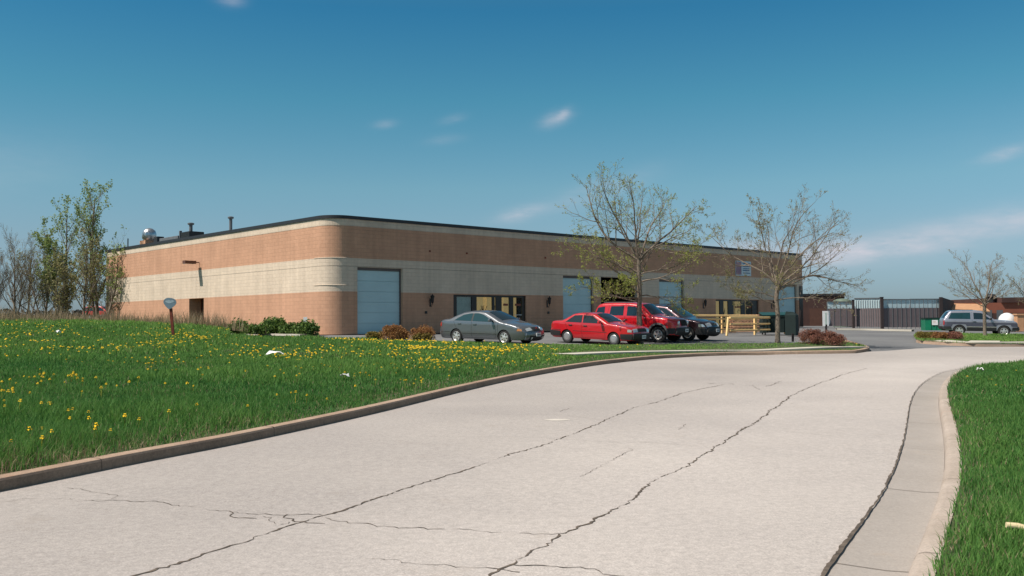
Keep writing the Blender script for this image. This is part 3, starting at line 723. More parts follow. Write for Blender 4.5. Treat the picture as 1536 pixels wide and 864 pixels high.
for i in range(NA):
    a0, a1 = math.pi+math.pi/2*i/NA, math.pi+math.pi/2*(i+1)/NA
    c = (CRR, CRR); p0 = (c[0]+CRR*math.cos(a0), c[1]+CRR*math.sin(a0)); p1 = (c[0]+CRR*math.cos(a1), c[1]+CRR*math.sin(a1)); am = (a0+a1)/2
    s = wall_run(p0, p1, s, math.cos(am), math.sin(am), [])
s = wall_run((CRR, 0), (BL, 0), s, 0, -1, [(a-CRR, b-CRR, c, d) for a, b, c, d in ops])
s = wall_run((BL, 0), (BL, BW), s, 1, 0, []); s = wall_run((BL, BW), (0, BW), s, 0, 1, [])
# reveals of the openings
RV = .28
for a, b, c, d in ops:
    for (x0, x1) in ((a, a), (b, b)):
        for z0, z1, mi in ((0, min(d, Z_LOW), 0), (Z_LOW, d, 1)):
            if z1 > z0: quad([(x0, 0, z0), (x0, RV, z0), (x0, RV, z1), (x0, 0, z1)], [(0, z0), (RV, z0), (RV, z1), (0, z1)], mi)
    quad([(a, 0, d), (b, 0, d), (b, RV, d), (a, RV, d)], [(a, 0), (b, 0), (b, RV), (a, RV)], 1)
a, b, c, d = sd
for yy in (a, b): quad([(0, yy, 0), (RV+.6, yy, 0), (RV+.6, yy, d), (0, yy, d)], [(0, 0), (RV, 0), (RV, d), (0, d)], 0)
quad([(0, a, d), (0, b, d), (RV+.6, b, d), (RV+.6, a, d)], [(0, 0), (1, 0), (1, 1), (0, 1)], 0)
wall = np_mesh('wall', np.array(V), np.array(Fc), [M['brick'], M['cream'], M['frame_dark']], bld, MI)
uvl = wall.data.uv_layers.new(name='UVMap'); uvl.data.foreach_set('uv', np.array(UV, np.float32).ravel())
# coping follows the same outline
def outline(off):
    P = [(-off, BW+off)]
    for i in range(NA+1):
        a0 = math.pi+math.pi/2*i/NA; P.append((CRR+(CRR+off)*math.cos(a0), CRR+(CRR+off)*math.sin(a0)))
    return P + [(BL+off, -off), (BL+off, BW+off)]
o1, o2 = outline(.07), outline(-.30); n = len(o1); mb = MB()
Vc = [(x, y, Z_COP-.0) for x, y in o1]+[(x, y, BH) for x, y in o1]+[(x, y, BH) for x, y in o2]+[(x, y, BH-.55) for x, y in o2]+[(x, y, Z_COP) for x, y in outline(-.05)]
fs = []
for i in range(n):
    j = (i+1) % n
    for k in range(3): fs.append((k*n+i, k*n+j, (k+1)*n+j, (k+1)*n+i))
    fs.append((4*n+i, 4*n+j, j, i))
mb.add(Vc, fs); mb.build('coping', M['coping'], bld)
MB().add([(x, y, BH-.5) for x, y in outline(-.28)], [tuple(range(n))]).build('roof', M['roofing'], bld)
# thin projecting courses on the rounded corner
for zc in (2.66, 4.13):
    mb = MB(); P = [(-.03, CRR+.4)]+[(CRR+(CRR+.03)*math.cos(math.pi+math.pi/2*i/NA), CRR+(CRR+.03)*math.sin(math.pi+math.pi/2*i/NA)) for i in range(NA+1)]
    P2 = [(0.0, CRR+.4)]+[(CRR+(CRR)*math.cos(math.pi+math.pi/2*i/NA), CRR+(CRR)*math.sin(math.pi+math.pi/2*i/NA)) for i in range(NA+1)]
    k = len(P); mb.add([(x, y, zc-.005) for x, y in P]+[(x, y, zc+.01) for x, y in P]+[(x, y, zc+.03) for x, y in P2]+[(x, y, zc-.02) for x, y in P2],
        [(i, i+1, k+i+1, k+i) for i in range(k-1)]+[(k+i, k+i+1, 2*k+i+1, 2*k+i) for i in range(k-1)]+[(3*k+i, 3*k+i+1, i+1, i) for i in range(k-1)])
    mb.build('ledge_course', M['cream'], bld)
# overhead doors: grooved sections, a glazed strip left out where the photo shows none
for n_, (u, w) in enumerate(doors):
    if n_ == 2: continue
    mb = MB(); ns = 6; hh = DH-.15
    for i in range(ns):
        z0 = i*hh/ns
        mb.box(u+.09, u+w-.09, RV-.05, RV-.01, z0+.008, z0+hh/ns-.008)
        for q in range(3): mb.box(u+.09, u+w-.09, RV-.058, RV-.05, z0+.06+q*hh/ns/3, z0+.06+q*hh/ns/3+.10)
    mb.box(u+.02, u+w-.02, RV-.01, RV, 0, DH-.05)
    od = mb.build('overhead_door', M['door_blue'], bld)
    mb = MB(); mb.box(u, u+.09, RV-.10, RV-.02, 0, DH); mb.box(u+w-.09, u+w, RV-.10, RV-.02, 0, DH); mb.box(u+.09, u+w-.09, RV-.12, RV-.02, DH-.15, DH)
    mb.build('door_jamb', M['cream'] if False else M['trim_grey'], od)
# open bay: dark room behind
u, w = doors[2]; mb = MB()
x0, x1, y0, y1, z0, z1 = u-.6, u+w+1.5, RV, 9, 0, 4.6
mb.add([(x0, y0, z0), (x1, y0, z0), (x1, y1, z0), (x0, y1, z0), (x0, y0, z1), (x1, y0, z1), (x1, y1, z1), (x0, y1, z1)],
       [(0, 1, 2, 3), (4, 7, 6, 5), (0, 3, 7, 4), (1, 5, 6, 2), (3, 2, 6, 7)])
mb.box(x0, u, RV-.001, RV+.05, 0, z1); mb.box(u+w, x1, RV-.001, RV+.05, 0, z1); mb.box(u, u+w, RV+.0, RV+.05, DH, z1)
bay = mb.build('open_bay', M['dark_in'], bld)
mb = MB(); mb.box(u+.3, u+1.6, 3.2, 4.4, 0, 1.7).box(u+2.0, u+2.8, 4, 5, 0, 2.1); mb.build('stored_box', M['lumber'], bay)
# shopfronts
def shopfront(a, b, panes, kinds, h=2.26):
    fr = MB(); y0, y1 = .10, .18
    edges = sorted(panes)
    fr.box(a, b, y0, y1, h-.12, h-.002); fr.box(a, b, y0, y1, 0, .10)
    prev = a
    for (p0, p1) in edges: fr.box(prev, p0, y0, y1, .10, h-.12); prev = p1
    fr.box(prev, b, y0, y1, .10, h-.12)
    f = fr.build('shopfront_frame', M['frame_dark'], bld)
    for (p0, p1), kd in zip(edges, kinds):
        MB().box(p0, p1, y0+.03, y0+.045, .10 if kd != 'door' else .25, h-.12).build('pane', M['pane'], f)
        if kd == 'door':
            MB().box(p0, p1, y0+.01, y1-.01, .10, .25).build('kick_plate', M['frame_dark'], f)
            MB().bar((p0+.1, y0-.05, 1.05), (p1-.1, y0-.05, 1.05), .035).bar((p0+.1, y0-.05, 1.05), (p0+.1, y0+.02, 1.05), .03).build('push_bar', M['galv'], f)
            MB().box(p0+.15, p1-.1, y0+.02, y0+.028, 1.62, 1.76).build('door_notice', M['bldg_red'], f)
        mk = {'grey': 'interior_grey', 'tan': 'interior', 'door': 'interior', 'dark': 'dark_in', 'post': 'interior'}[kd]
        yb = .22 if kd == 'grey' else .9
        MB().add([(p0-.25, yb, 0.02), (p1+.25, yb, 0.02), (p1+.25, yb, h), (p0-.25, yb, h)], [(0, 1, 2, 3)]).build('interior_panel' if kd != 'grey' else 'window_blind', M[mk], f)
        if kd == 'tan':
            pl = MB(); cx_ = (p0+p1)/2+.25
            for k in range(9):
                t = rng.uniform(-.9, .9); pl.bar((cx_, .5, .9), (cx_+.35*t, .5+.1*rng.random(), 1.25+.45*rng.random()), .03, .02)
            pl.box(cx_-.12, cx_+.12, .42, .6, .45, .9); pl.build('potted_plant', M['trim_grey'], f)
    return f
U = uL
shopfront(stores[0][0], stores[0][1], [(U(686.5), U(709)), (U(716.5), U(740)), (U(743.5), U(745.5)), (U(754), U(765.5)), (U(771.5), U(784.5))], ['grey', 'tan', 'tan', 'door', 'door'])
shopfront(stores[1][0], stores[1][1], [(U(1075), U(1081)), (U(1086), U(1093.5)), (U(1102), U(1113)), (U(1119), U(1129.5))], ['dark', 'tan', 'door', 'door'])
# wall lanterns
def lantern(u, z=1.95):
    mb = MB(); Mx = Matrix.Translation((u, -.22, z))
    mb.lathe([(.02, .32), (.03, .27), (.13, .17), (.12, .14), (.105, .13), (.075, -.14), (.085, -.16), (.03, -.22), (.02, -.27)], 8, Mx)
    o = mb.build('wall_lantern', M['black'], bld)
    MB().box(u-.05, u+.05, -.03, -.002, z-.42, z+.05).tube([(u, -.03, z-.34), (u, -.14, z-.42), (u, -.22, z-.27)], .014, 6).build('bracket', M['black'], o)
    return o
for px in (645, 820.5, 1054.5, 1157): lantern(U(px))
for px in (638.5, 822):
    MB().box(U(px)-.07, U(px)+.07, -.05, -.002, 1.12, 1.27).build('outlet_box', M['frame_dark'], bld)
for px in (644.5, 818, 700): MB().lathe([(.05, 0), (.05, .06), (.02, .07)], 10, Matrix.Translation((U(px), -.002, 4.75)) @ Matrix.Rotation(R(90), 4, 'X')).build('wall_spigot', M['sign_post'], bld)
# side door and its floodlight
a, b, c, d = sd
mb = MB(); mb.box(RV+.58, RV+.64, a, b, 0, d); so = mb.build('side_door', M['shade_brown'], bld)
MB().box(RV+.53, RV+.58, a, a+.07, 0, d).box(RV+.53, RV+.58, b-.07, b, 0, d).box(RV+.53, RV+.58, a+.07, b-.07, d-.07, d).build('door_frame', M['sign_post'], so)
vf = vL(298.5)
mb = MB(); mb.bar((0, vf, 4.62), (-.42, vf, 4.64), .06, .06).box(-1.05, -.30, vf-.22, vf+.22, 4.52, 4.72)
fl = mb.build('floodlight', M['floodlamp'], bld, bevel=.02)
MB().box(-1.02, -.55, vf-.11, vf+.11, 4.505, 4.519).build('lens', M['lamp_clear'], fl)
# roof gear
def roof_at(px, inset):
    """local xy on the roof where a sight line in plan crosses a line parallel to the side wall"""
    r = (px-CX)/F; A = C0 + D1*inset; v = (r*A.y-A.x)/(D2.x-D2.y*r); return inset, v, (A+D2*v).y
x_, y_, dd = roof_at(223, 4.0); sc = dd/F; zt = EYE+(478+8.7-341.5)*sc-C0.z
mb = MB(); r_ = 10.3*sc; zb = zt-19*sc
mb.lathe([(r_*.75, zb-.05), (r_*.8, zb+.1*r_), (r_, zb+.35*r_), (r_*1.0, zb+1.0*r_), (r_*.85, zb+1.45*r_), (r_*.5, zb+1.75*r_), (r_*.15, zt)], 24, Matrix.Translation((x_, y_, 0)))
f_ = mb.build('exhaust_fan', M['galv'], bld, smooth=50)
MB().box(x_-.55, x_+.55, y_-.55, y_+.55, BH-.5, zb).build('fan_curb', M['lumber'], f_)
def pipe(px, ytop, inset, r, capk=True):
    x_, y_, dd = roof_at(px, inset); z = EYE+(487-ytop)*dd/F-C0.z; mb = MB()
    mb.tube([(x_, y_, BH-.5), (x_, y_, z-.12)], r, 10)
    if capk: mb.lathe([(r*1.7, z-.16), (r*1.9, z-.1), (r*1.9, z-.04), (r*1.1, z)], 12, Matrix.Translation((x_, y_, 0)))
    mb.build('vent_pipe', M['grey_pipe'] if capk else M['coping'], bld, smooth=40)
pipe(191, 355, 4.5, .05, False); pipe(285.5, 334, 4.0, .13); pipe(345.5, 325, 4.0, .11)
x_, y_, dd = roof_at(247, 3.6); z = EYE+(487-348)*dd/F-C0.z
mb = MB(); ya = y_; yb_ = roof_at(266, 3.6)[1]; yc = roof_at(238, 3.6)[1]; mb.box(3.6, 5.4, yb_, yc, BH-.5, z-.42); mb.box(3.7, 3.9, yb_-.1, yb_+.05, BH-.5, z-.05)
mb.build('rooftop_duct', M['grey_pipe'], bld, bevel=.04)
y0_, y1_ = roof_at(283, 3.6)[1], roof_at(270, 3.6)[1]; MB().box(3.6, 4.8, y0_, y1_, BH-.5, EYE+(487-347.5)*roof_at(276, 3.6)[2]/F-C0.z).build('air_conditioner', M['black'], bld, bevel=.06)
y0_ = roof_at(232, 3.6)[1]; MB().box(3.6, 4.2, y0_-.35, y0_+.35, BH-.5, EYE+(487-352)*dd/F-C0.z).build('roof_hatch', M['coping'], bld, bevel=.06)
for px in (908, 971, 972.5): 
    MB().lathe([(.25, BH-.4), (.25, BH+.12), (.12, BH+.2)], 12, Matrix.Translation((U(px), 1.2, 0))).build('roof_vent', M['galv'], bld, smooth=40)
MB().box(BL-.6, BL-.02, -.04, -.002, 0, 3.6).build('downpipe', M['frame_dark'], bld)
# banner hung on the wall: pale board with an illegible red and blue print
ba, bb = U(1103.5), U(1126.5)
bn_ = MB().box(ba, bb, -.05, -.01, 4.22, 5.42).build('wall_banner', M['sheet_pale']); bn_.location = C0; bn_.rotation_euler = (0, 0, PHI)
tag(bn_, 'faded pale blue and red leasing banner hung high on the brown wall', 'banner')
MB().box(ba+.02, ba+(bb-ba)*.36, -.058, -.051, 4.30, 5.36).build('banner_picture', mat('faded_red_print', (.34, .22, .28), .8, var=.35, scale=3), bn_)
print_blue = mat('faded_blue_print', (.10, .20, .34), .8, var=.6, scale=14); xx = ba+(bb-ba)*.42
for rz, hgt in ((5.18, .09), (4.96, .06), (4.80, .06), (4.62, .10), (4.42, .07)):
    MB().box(xx+.05, bb-.10-.18*rng.random(), -.056, -.051, rz, rz+hgt).build('text_line', print_blue, bn_)
MB().box(ba+(bb-ba)*.40, bb-.03, -.0505, -.0502, 4.30, 5.38).build('banner_sheet', mat('banner_white', (.62, .70, .72), .7), bn_)

# ------------------------------------------------------------------ vehicles
class Shell:
    """body surface from a side outline (rear bottom, over the roof, to front bottom) and a half-width rule"""
    def __init__(s, up, W, belt, tumble, r=.07, plan=.13, bow=.06, crown=.035, planlen=.6):
        s.W = W/2; s.belt = belt; s.tum = tumble; s.r = r; s.plan = plan; s.bow = bow; s.crown = crown; s.pl = planlen
        P = np.array(up, float); d = np.linalg.norm(np.diff(P, axis=0), axis=1); t = np.r_[0, np.cumsum(d)]
        n = int(t[-1]/.035); tt = np.linspace(0, t[-1], n)
        # round the polyline a little
        Q = np.c_[np.interp(tt, t, P[:, 0]), np.interp(tt, t, P[:, 1])]
        for _ in range(3):
            Q[1:-1] = (Q[:-2]+2*Q[1:-1]+Q[2:])/4
        s.Q = Q; s.T = np.r_[0, np.cumsum(np.linalg.norm(np.diff(Q, axis=0), axis=1))]
        g = np.gradient(Q, axis=0); g /= np.linalg.norm(g, axis=1)[:, None]; s.N = np.c_[-g[:, 1], g[:, 0]]
        s.x0, s.x1 = Q[:, 0].min(), Q[:, 0].max()
        s.gx = np.linspace(s.x0, s.x1, 400); top = np.full(400, -1.)
        for a, b in zip(Q[:-1], Q[1:]):
            lo, hi = min(a[0], b[0])-.007, max(a[0], b[0])+.007; k = (s.gx >= lo) & (s.gx <= hi)
            zz = a[1]+(b[1]-a[1])*np.clip((s.gx[k]-a[0])/((b[0]-a[0]) or 1e-6), 0, 1); top[k] = np.maximum(top[k], zz)
        s.top = top
    def y(s, x, z):
        x = np.asarray(x, float); z = np.asarray(z, float)
        t = np.maximum(np.clip((s.x0+s.pl-x)/s.pl, 0, 1), np.clip((x-s.x1+s.pl)/s.pl, 0, 1))
        W = s.W - s.plan*t**2.2
        W = W - .07*np.clip((.5-z)/.3, 0, 1)**1.5 - np.maximum(z-s.belt, 0)*s.tum - .02*np.clip((s.belt-z)/.4, 0, 1)*0
        W = W - .018*np.cos(np.clip((z-.5)/.5, 0, 1)*math.pi)*0
        d = np.clip((np.interp(x, s.gx, s.top)-z)/s.r, 0, 1)
        return W - s.r*(1-np.sqrt(np.maximum(0, 1-(1-d)**2)))
    def pt(s, k, t, off=0.0):
        """k outline parameter (float index), t in -1..1 across"""
        q = np.array([np.interp(k, np.arange(len(s.Q)), s.Q[:, i]) for i in (0, 1)])
        nn = np.array([np.interp(k, np.arange(len(s.Q)), s.N[:, i]) for i in (0, 1)]); nn /= np.linalg.norm(nn)
        ye = float(s.y(q[0], q[1])); dsp = (s.crown + (s.bow-s.crown)*abs(nn[0])*1.6)*(1-abs(t)**2.2) + off
        return (q[0]+nn[0]*dsp, ye*t, q[1]+nn[1]*dsp)
    def body(s, arches, sill, name, material, parent):
        A = sorted(arches)  # (x, radius, zc)
        low = []; fx, fz = s.Q[-1]; rx_, rz_ = s.Q[0]
        low.append((fx, fz)); low.append((fx-.12, sill))
        for x, r, zc in A[::-1]:
            a0 = math.asin(max(-1, min(1, (sill-zc)/r)))
            for a in np.linspace(a0, math.pi-a0, 20): low.append((x+r*math.cos(a), zc+r*math.sin(a)))
        low.append((rx_+.12, sill)); low.append((rx_, rz_))
        low = low[1:-1]; L2 = [s.Q[-1]]
        for a, b in zip([tuple(s.Q[-1])]+low, low+[tuple(s.Q[0])]):
            m_ = max(1, int(math.hypot(b[0]-a[0], b[1]-a[1])/.09))
            for i in range(1, m_+1): L2.append((a[0]+(b[0]-a[0])*i/m_, a[1]+(b[1]-a[1])*i/m_))
        poly = [tuple(q) for q in s.Q] + [tuple(q) for q in L2[1:-1]]
        P = np.array(poly)
        gx_, gz_ = np.meshgrid(np.arange(s.x0, s.x1, .09), np.arange(.1, 2.1, .08)); gx_, gz_ = gx_.ravel(), gz_.ravel()
        for f in (.08, .3, .65, 1.0):
            gx_ = np.r_[gx_, s.gx[::5]]; gz_ = np.r_[gz_, s.top[::5]-s.r*f]
        k = inside(P, gx_, gz_); gx_, gz_ = gx_[k], gz_[k]; k = seg_dist(np.vstack([P, P[:1]]), gx_, gz_) > .005; gx_, gz_ = gx_[k], gz_[k]
        ov, oe, ofc, *_ = delaunay_2d_cdt([Vector(p) for p in P]+[Vector((a, b)) for a, b in zip(gx_, gz_)], [], [list(range(len(P)))], 1, 1e-5)
        X = np.array([(v.x, v.y) for v in ov]); y = s.y(X[:, 0], X[:, 1])
        mb = MB(); tri = [tuple(f) for f in ofc]
        mb.add(np.c_[X[:, 0], -y, X[:, 1]], tri); mb.add(np.c_[X[:, 0], y, X[:, 1]], [f[::-1] for f in tri])
        n = len(s.Q); ts = [-1, -.97, -.9, -.75, -.5, -.2, .2, .5, .75, .9, .97, 1]; V = []
        for i in range(n): V += [s.pt(i, t) for t in ts]
        m_ = len(ts); mb.add(V, [(i*m_+j, i*m_+j+1, (i+1)*m_+j+1, (i+1)*m_+j) for i in range(n-1) for j in range(m_-1)])
        me = bpy.data.meshes.new(name); me.from_pydata(mb.v, [], mb.f)
        bm = bmesh.new(); bm.from_mesh(me); bmesh.ops.remove_doubles(bm, verts=bm.verts, dist=.0008); bmesh.ops.recalc_face_normals(bm, faces=bm.faces); bm.to_mesh(me); bm.free()
        return link(name, me, material, parent, 42)
    def side(s, name, poly, material, parent, off=.006, sides=(-1, 1), grid=.08, thick=None):
        P = resample(list(poly)+[poly[0]], .05)[:-1]; out = []
        gx_, gz_ = np.meshgrid(np.arange(P[:, 0].min(), P[:, 0].max(), grid), np.arange(P[:, 1].min(), P[:, 1].max(), grid)); gx_, gz_ = gx_.ravel(), gz_.ravel()
        k = inside(P, gx_, gz_); gx_, gz_ = gx_[k], gz_[k]; k = seg_dist(np.vstack([P, P[:1]]), gx_, gz_) > .015; gx_, gz_ = gx_[k], gz_[k]
        ov, oe, ofc, *_ = delaunay_2d_cdt([Vector(p) for p in P]+[Vector((a, b)) for a, b in zip(gx_, gz_)], [], [list(range(len(P)))], 1, 1e-5)
        X = np.array([(v.x, v.y) for v in ov]); y = s.y(X[:, 0], X[:, 1])+off
        for sg in sides:
            mb = MB(); mb.add(np.c_[X[:, 0], sg*y, X[:, 1]], [tuple(f) for f in ofc])
            if thick:
                m_ = len(P); a = [(p[0], sg*float(s.y(p[0], p[1])+off), p[1]) for p in P]; b = [(p[0], sg*float(s.y(p[0], p[1])-.01), p[1]) for p in P]
                mb.add(a+b, [(i, (i+1) % m_, m_+(i+1) % m_, m_+i) for i in range(m_)])
            out.append(mb.build(name, material, parent, smooth=30))
        return out
    def kz(s, front, z):
        """outline index on the front (or rear) face at height z"""
        n = len(s.Q); zmaxx = 0
        rng_ = range(n-1, 0, -1) if front else range(0, n-1)
        for i in rng_:
            j = i-1 if front else i+1
            if s.Q[i][1] <= z <= s.Q[j][1]:
                f = (z-s.Q[i][1])/max(1e-6, s.Q[j][1]-s.Q[i][1]); return i+(j-i)*f
        return float(n-1 if front else 0)
    def kx(s, x, lo=0, hi=None):
        """outline index on the upper side at station x"""
        hi = hi or len(s.Q); best = None
        for i in range(lo, hi-1):
            a, b = s.Q[i][0], s.Q[i+1][0]
            if a <= x <= b and s.Q[i][1] > .5: 
                best = i+(x-a)/max(1e-6, b-a)
        return best
    def patch(s, name, k0, k1, t0, t1, material, parent, off=.006, nk=8, nt=12, yabs=None, thick=True):
        V = []
        ks = np.linspace(k0, k1, nk); tsl = np.linspace(t0, t1, nt)
        for k in ks:
            for t in tsl:
                V.append(s.pt(k, t, off))
        fs = [(i*nt+j, i*nt+j+1, (i+1)*nt+j+1, (i+1)*nt+j) for i in range(nk-1) for j in range(nt-1)]
        if thick:
            ring = [j for j in range(nt)]+[i*nt+nt-1 for i in range(1, nk)]+[(nk-1)*nt+j for j in range(nt-2, -1, -1)]+[i*nt for i in range(nk-2, 0, -1)]
            b = len(V); idx = [(i//nt, i % nt) for i in ring]
            V += [s.pt(ks[i], tsl[j], -.02) for i, j in idx]; m_ = len(ring)
            fs += [(ring[i], ring[(i+1) % m_], b+(i+1) % m_, b+i) for i in range(m_)]
        return MB().add(V, fs).build(name, material, parent, smooth=35)

def wheel(parent, x, y, r, w, style, mirror):
    e = empty('wheel', (x, y, r), 0, parent=parent)
    Mx = Matrix.Rotation(R(90), 4, 'X') if mirror else Matrix.Rotation(R(-90), 4, 'X')   # local z -> outward
    ri = r*(.66 if style != 'suv' else .60)
    MB().lathe([(ri, -w/2), (r*.93, -w/2), (r, -w/2+.03), (r, w/2-.03), (r*.93, w/2), (r*.80, w/2+.006), (ri, w/2-.005), (ri, w/2-.06)], 32, Mx).build('tyre', M['tyre'], e, smooth=40)
    mb = MB()
    if style == 'cap':
        mb.lathe([(ri, w/2-.05), (ri, w/2-.005), (ri*.9, w/2+.01), (ri*.6, w/2+.018), (ri*.25, w/2+.022), (ri*.05, w/2+.024)], 28, Mx)
        rim = mb.build('hubcap', M['hubcap'], e, smooth=40)
        mb = MB()
        for i in range(16):
            a = 2*math.pi*i/16; q = Vector((math.cos(a), math.sin(a), 0)); mb.bar(Mx @ (q*ri*.70+Vector((0, 0, w/2+.0175))), Mx @ (q*ri*.86+Vector((0, 0, w/2+.0135))), .02, .008)
        mb.build('hubcap_slot', M['rimdark'], rim)
    else:
        ns = {'alloy': 6, 'suv': 5, 'truck': 5}[style]
        MB().lathe([(ri*.97, w/2-.10), (.02, w/2-.10)], 24, Mx).build('brake_disc', M['rimdark'], e)
        mb.lathe([(ri*.88, w/2-.09), (ri*1.0, w/2-.06), (ri*1.0, w/2+.004), (ri*.95, w/2+.008), (ri*.84, w/2-.01), (ri*.82, w/2-.08)], 28, Mx)
        mb.lathe([(ri*.30, w/2-.06), (ri*.30, w/2-.004), (ri*.2, w/2+.006), (.01, w/2+.006)], 16, Mx)
        for i in range(ns):
            a = 2*math.pi*(i+.3)/ns; q = Vector((math.cos(a), math.sin(a), 0)); p = Vector((-q.y, q.x, 0)); wd = ri*(.17 if style == 'alloy' else .22)
            v = []
            for rr, ww, zz in ((ri*.22, wd, w/2-.002), (ri*.86, wd*1.35, w/2-.010)):
                for sg in (-1, 1): v += [q*rr+p*(ww*sg)+Vector((0, 0, zz)), q*rr+p*(ww*sg)+Vector((0, 0, zz-.045))]
            mb.add([Mx @ k for k in v], [(0, 2, 6, 4), (1, 5, 7, 3), (0, 4, 5, 1), (2, 3, 7, 6)])
        mb.build('rim', M['rim'], e, smooth=35)
    return e

def seat_on_ground(e, x, y, head):
    dx = .6
    f = Vector((math.cos(head), math.sin(head), 0)); l = Vector((-f.y, f.x, 0))
    hf = lambda a, b: float(Hf(np.array([a]), np.array([b]))[0])-.035
    zf, zr = hf(x+f.x*1.3, y+f.y*1.3), hf(x-f.x*1.3, y-f.y*1.3); zl, zrt = hf(x+l.x*.7, y+l.y*.7), hf(x-l.x*.7, y-l.y*.7)
    X_ = Vector((f.x*2.6, f.y*2.6, zf-zr)).normalized(); Y_ = Vector((l.x*1.4, l.y*1.4, zl-zrt)).normalized(); Z_ = X_.cross(Y_).normalized(); Y_ = Z_.cross(X_)
    Mx = Matrix((X_, Y_, Z_)).transposed().to_4x4(); Mx.translation = (x, y, (zf+zr+zl+zrt)/4)
    e.matrix_world = Mx

def place_car(e, px, D, head, wx, wy):
    """put the near front wheel (wx, wy in car space) where it stands"""
    X = xat(px, D); f = Vector((math.cos(head), math.sin(head))); l = Vector((-f.y, f.x))
    c = Vector((X, D))-f*wx-l*wy
    seat_on_ground(e, c.x, c.y, head)

def mirrors(e, sh, x, z, material):
    for sg in (-1, 1):
        y = float(sh.y(x, z)); mb = MB(); mb.box(x-.05, x+.06, sg*(y+.07), sg*(y+.25), z, z+.13)
        m_ = mb.build('wing_mirror', material, e, bevel=.03, smooth=40)
        MB().bar((x+.02, sg*(y-.03), z+.03), (x+.02, sg*(y+.08), z+.05), .05, .04).build('mirror_stalk', M['trim_black'], m_)
def seam(sh, e, lines, off=.004, w=.009, name='door_seam'):
    for sg in (-1, 1):
        mb = MB()
        for L in lines:
            Q = resample(L, .05); 
            T = np.gradient(Q, axis=0); T /= np.linalg.norm(T, axis=1)[:, None]+1e-9; Nn = np.c_[-T[:, 1], T[:, 0]]*w/2
            a, b = Q+Nn, Q-Nn; V = []
            for p, q in zip(a, b): V += [(p[0], sg*(float(sh.y(*p))+off), p[1]), (q[0], sg*(float(sh.y(*q))+off), q[1])]
            mb.add(V, [(2*i, 2*i+1, 2*i+3, 2*i+2) for i in range(len(Q)-1)])
        mb.build(name, M['rimdark'], e)
def handle(sh, e, x, z, material):
    for sg in (-1, 1):
        y = float(sh.y(x, z)); MB().box(x-.09, x+.09, sg*(y-.005), sg*(y+.03), z-.02, z+.02).build('door_handle', material, e, bevel=.008)
def plate(sh, e, z, name='number_plate', t=0, mat_='plate', front=True, hw=.155, hh=.075, off=.02):
    k = sh.kz(front, z); x, y, zz = sh.pt(k, t, off); 
    p = MB().box(x-.012, x+.012, y-hw, y+hw, zz-hh, zz+hh).build(name, M[mat_], e)
    mb = MB(); xx = y-hw+.03; xf = x+(.013 if front else -.0145)
    for i in range(6): mb.box(xf, xf+.0015, xx, xx+.030, zz-.03, zz+.025); xx += .044
    mb.build('plate_characters', M['bldg_red'] if False else M['grey_pipe'], p)
def underbody(sh, e, z0, z1, xs=.12):
    w = sh.W-.30
    MB().box(sh.x0+xs, sh.x1-xs, -w, w, z0, z1).build('underbody', M['rimdark'], e)
def interior(sh, e, seats, zseat, col):
    mb = MB()
    for x in seats:
        for sg in (-1, 1):
            mb.box(x-.06, x+.10, sg*.18, sg*.58, zseat-.3, zseat+.16); mb.box(x-.02, x+.08, sg*.29, sg*.47, zseat+.16, zseat+.32)
    mb.build('seat', col, e, bevel=.03)

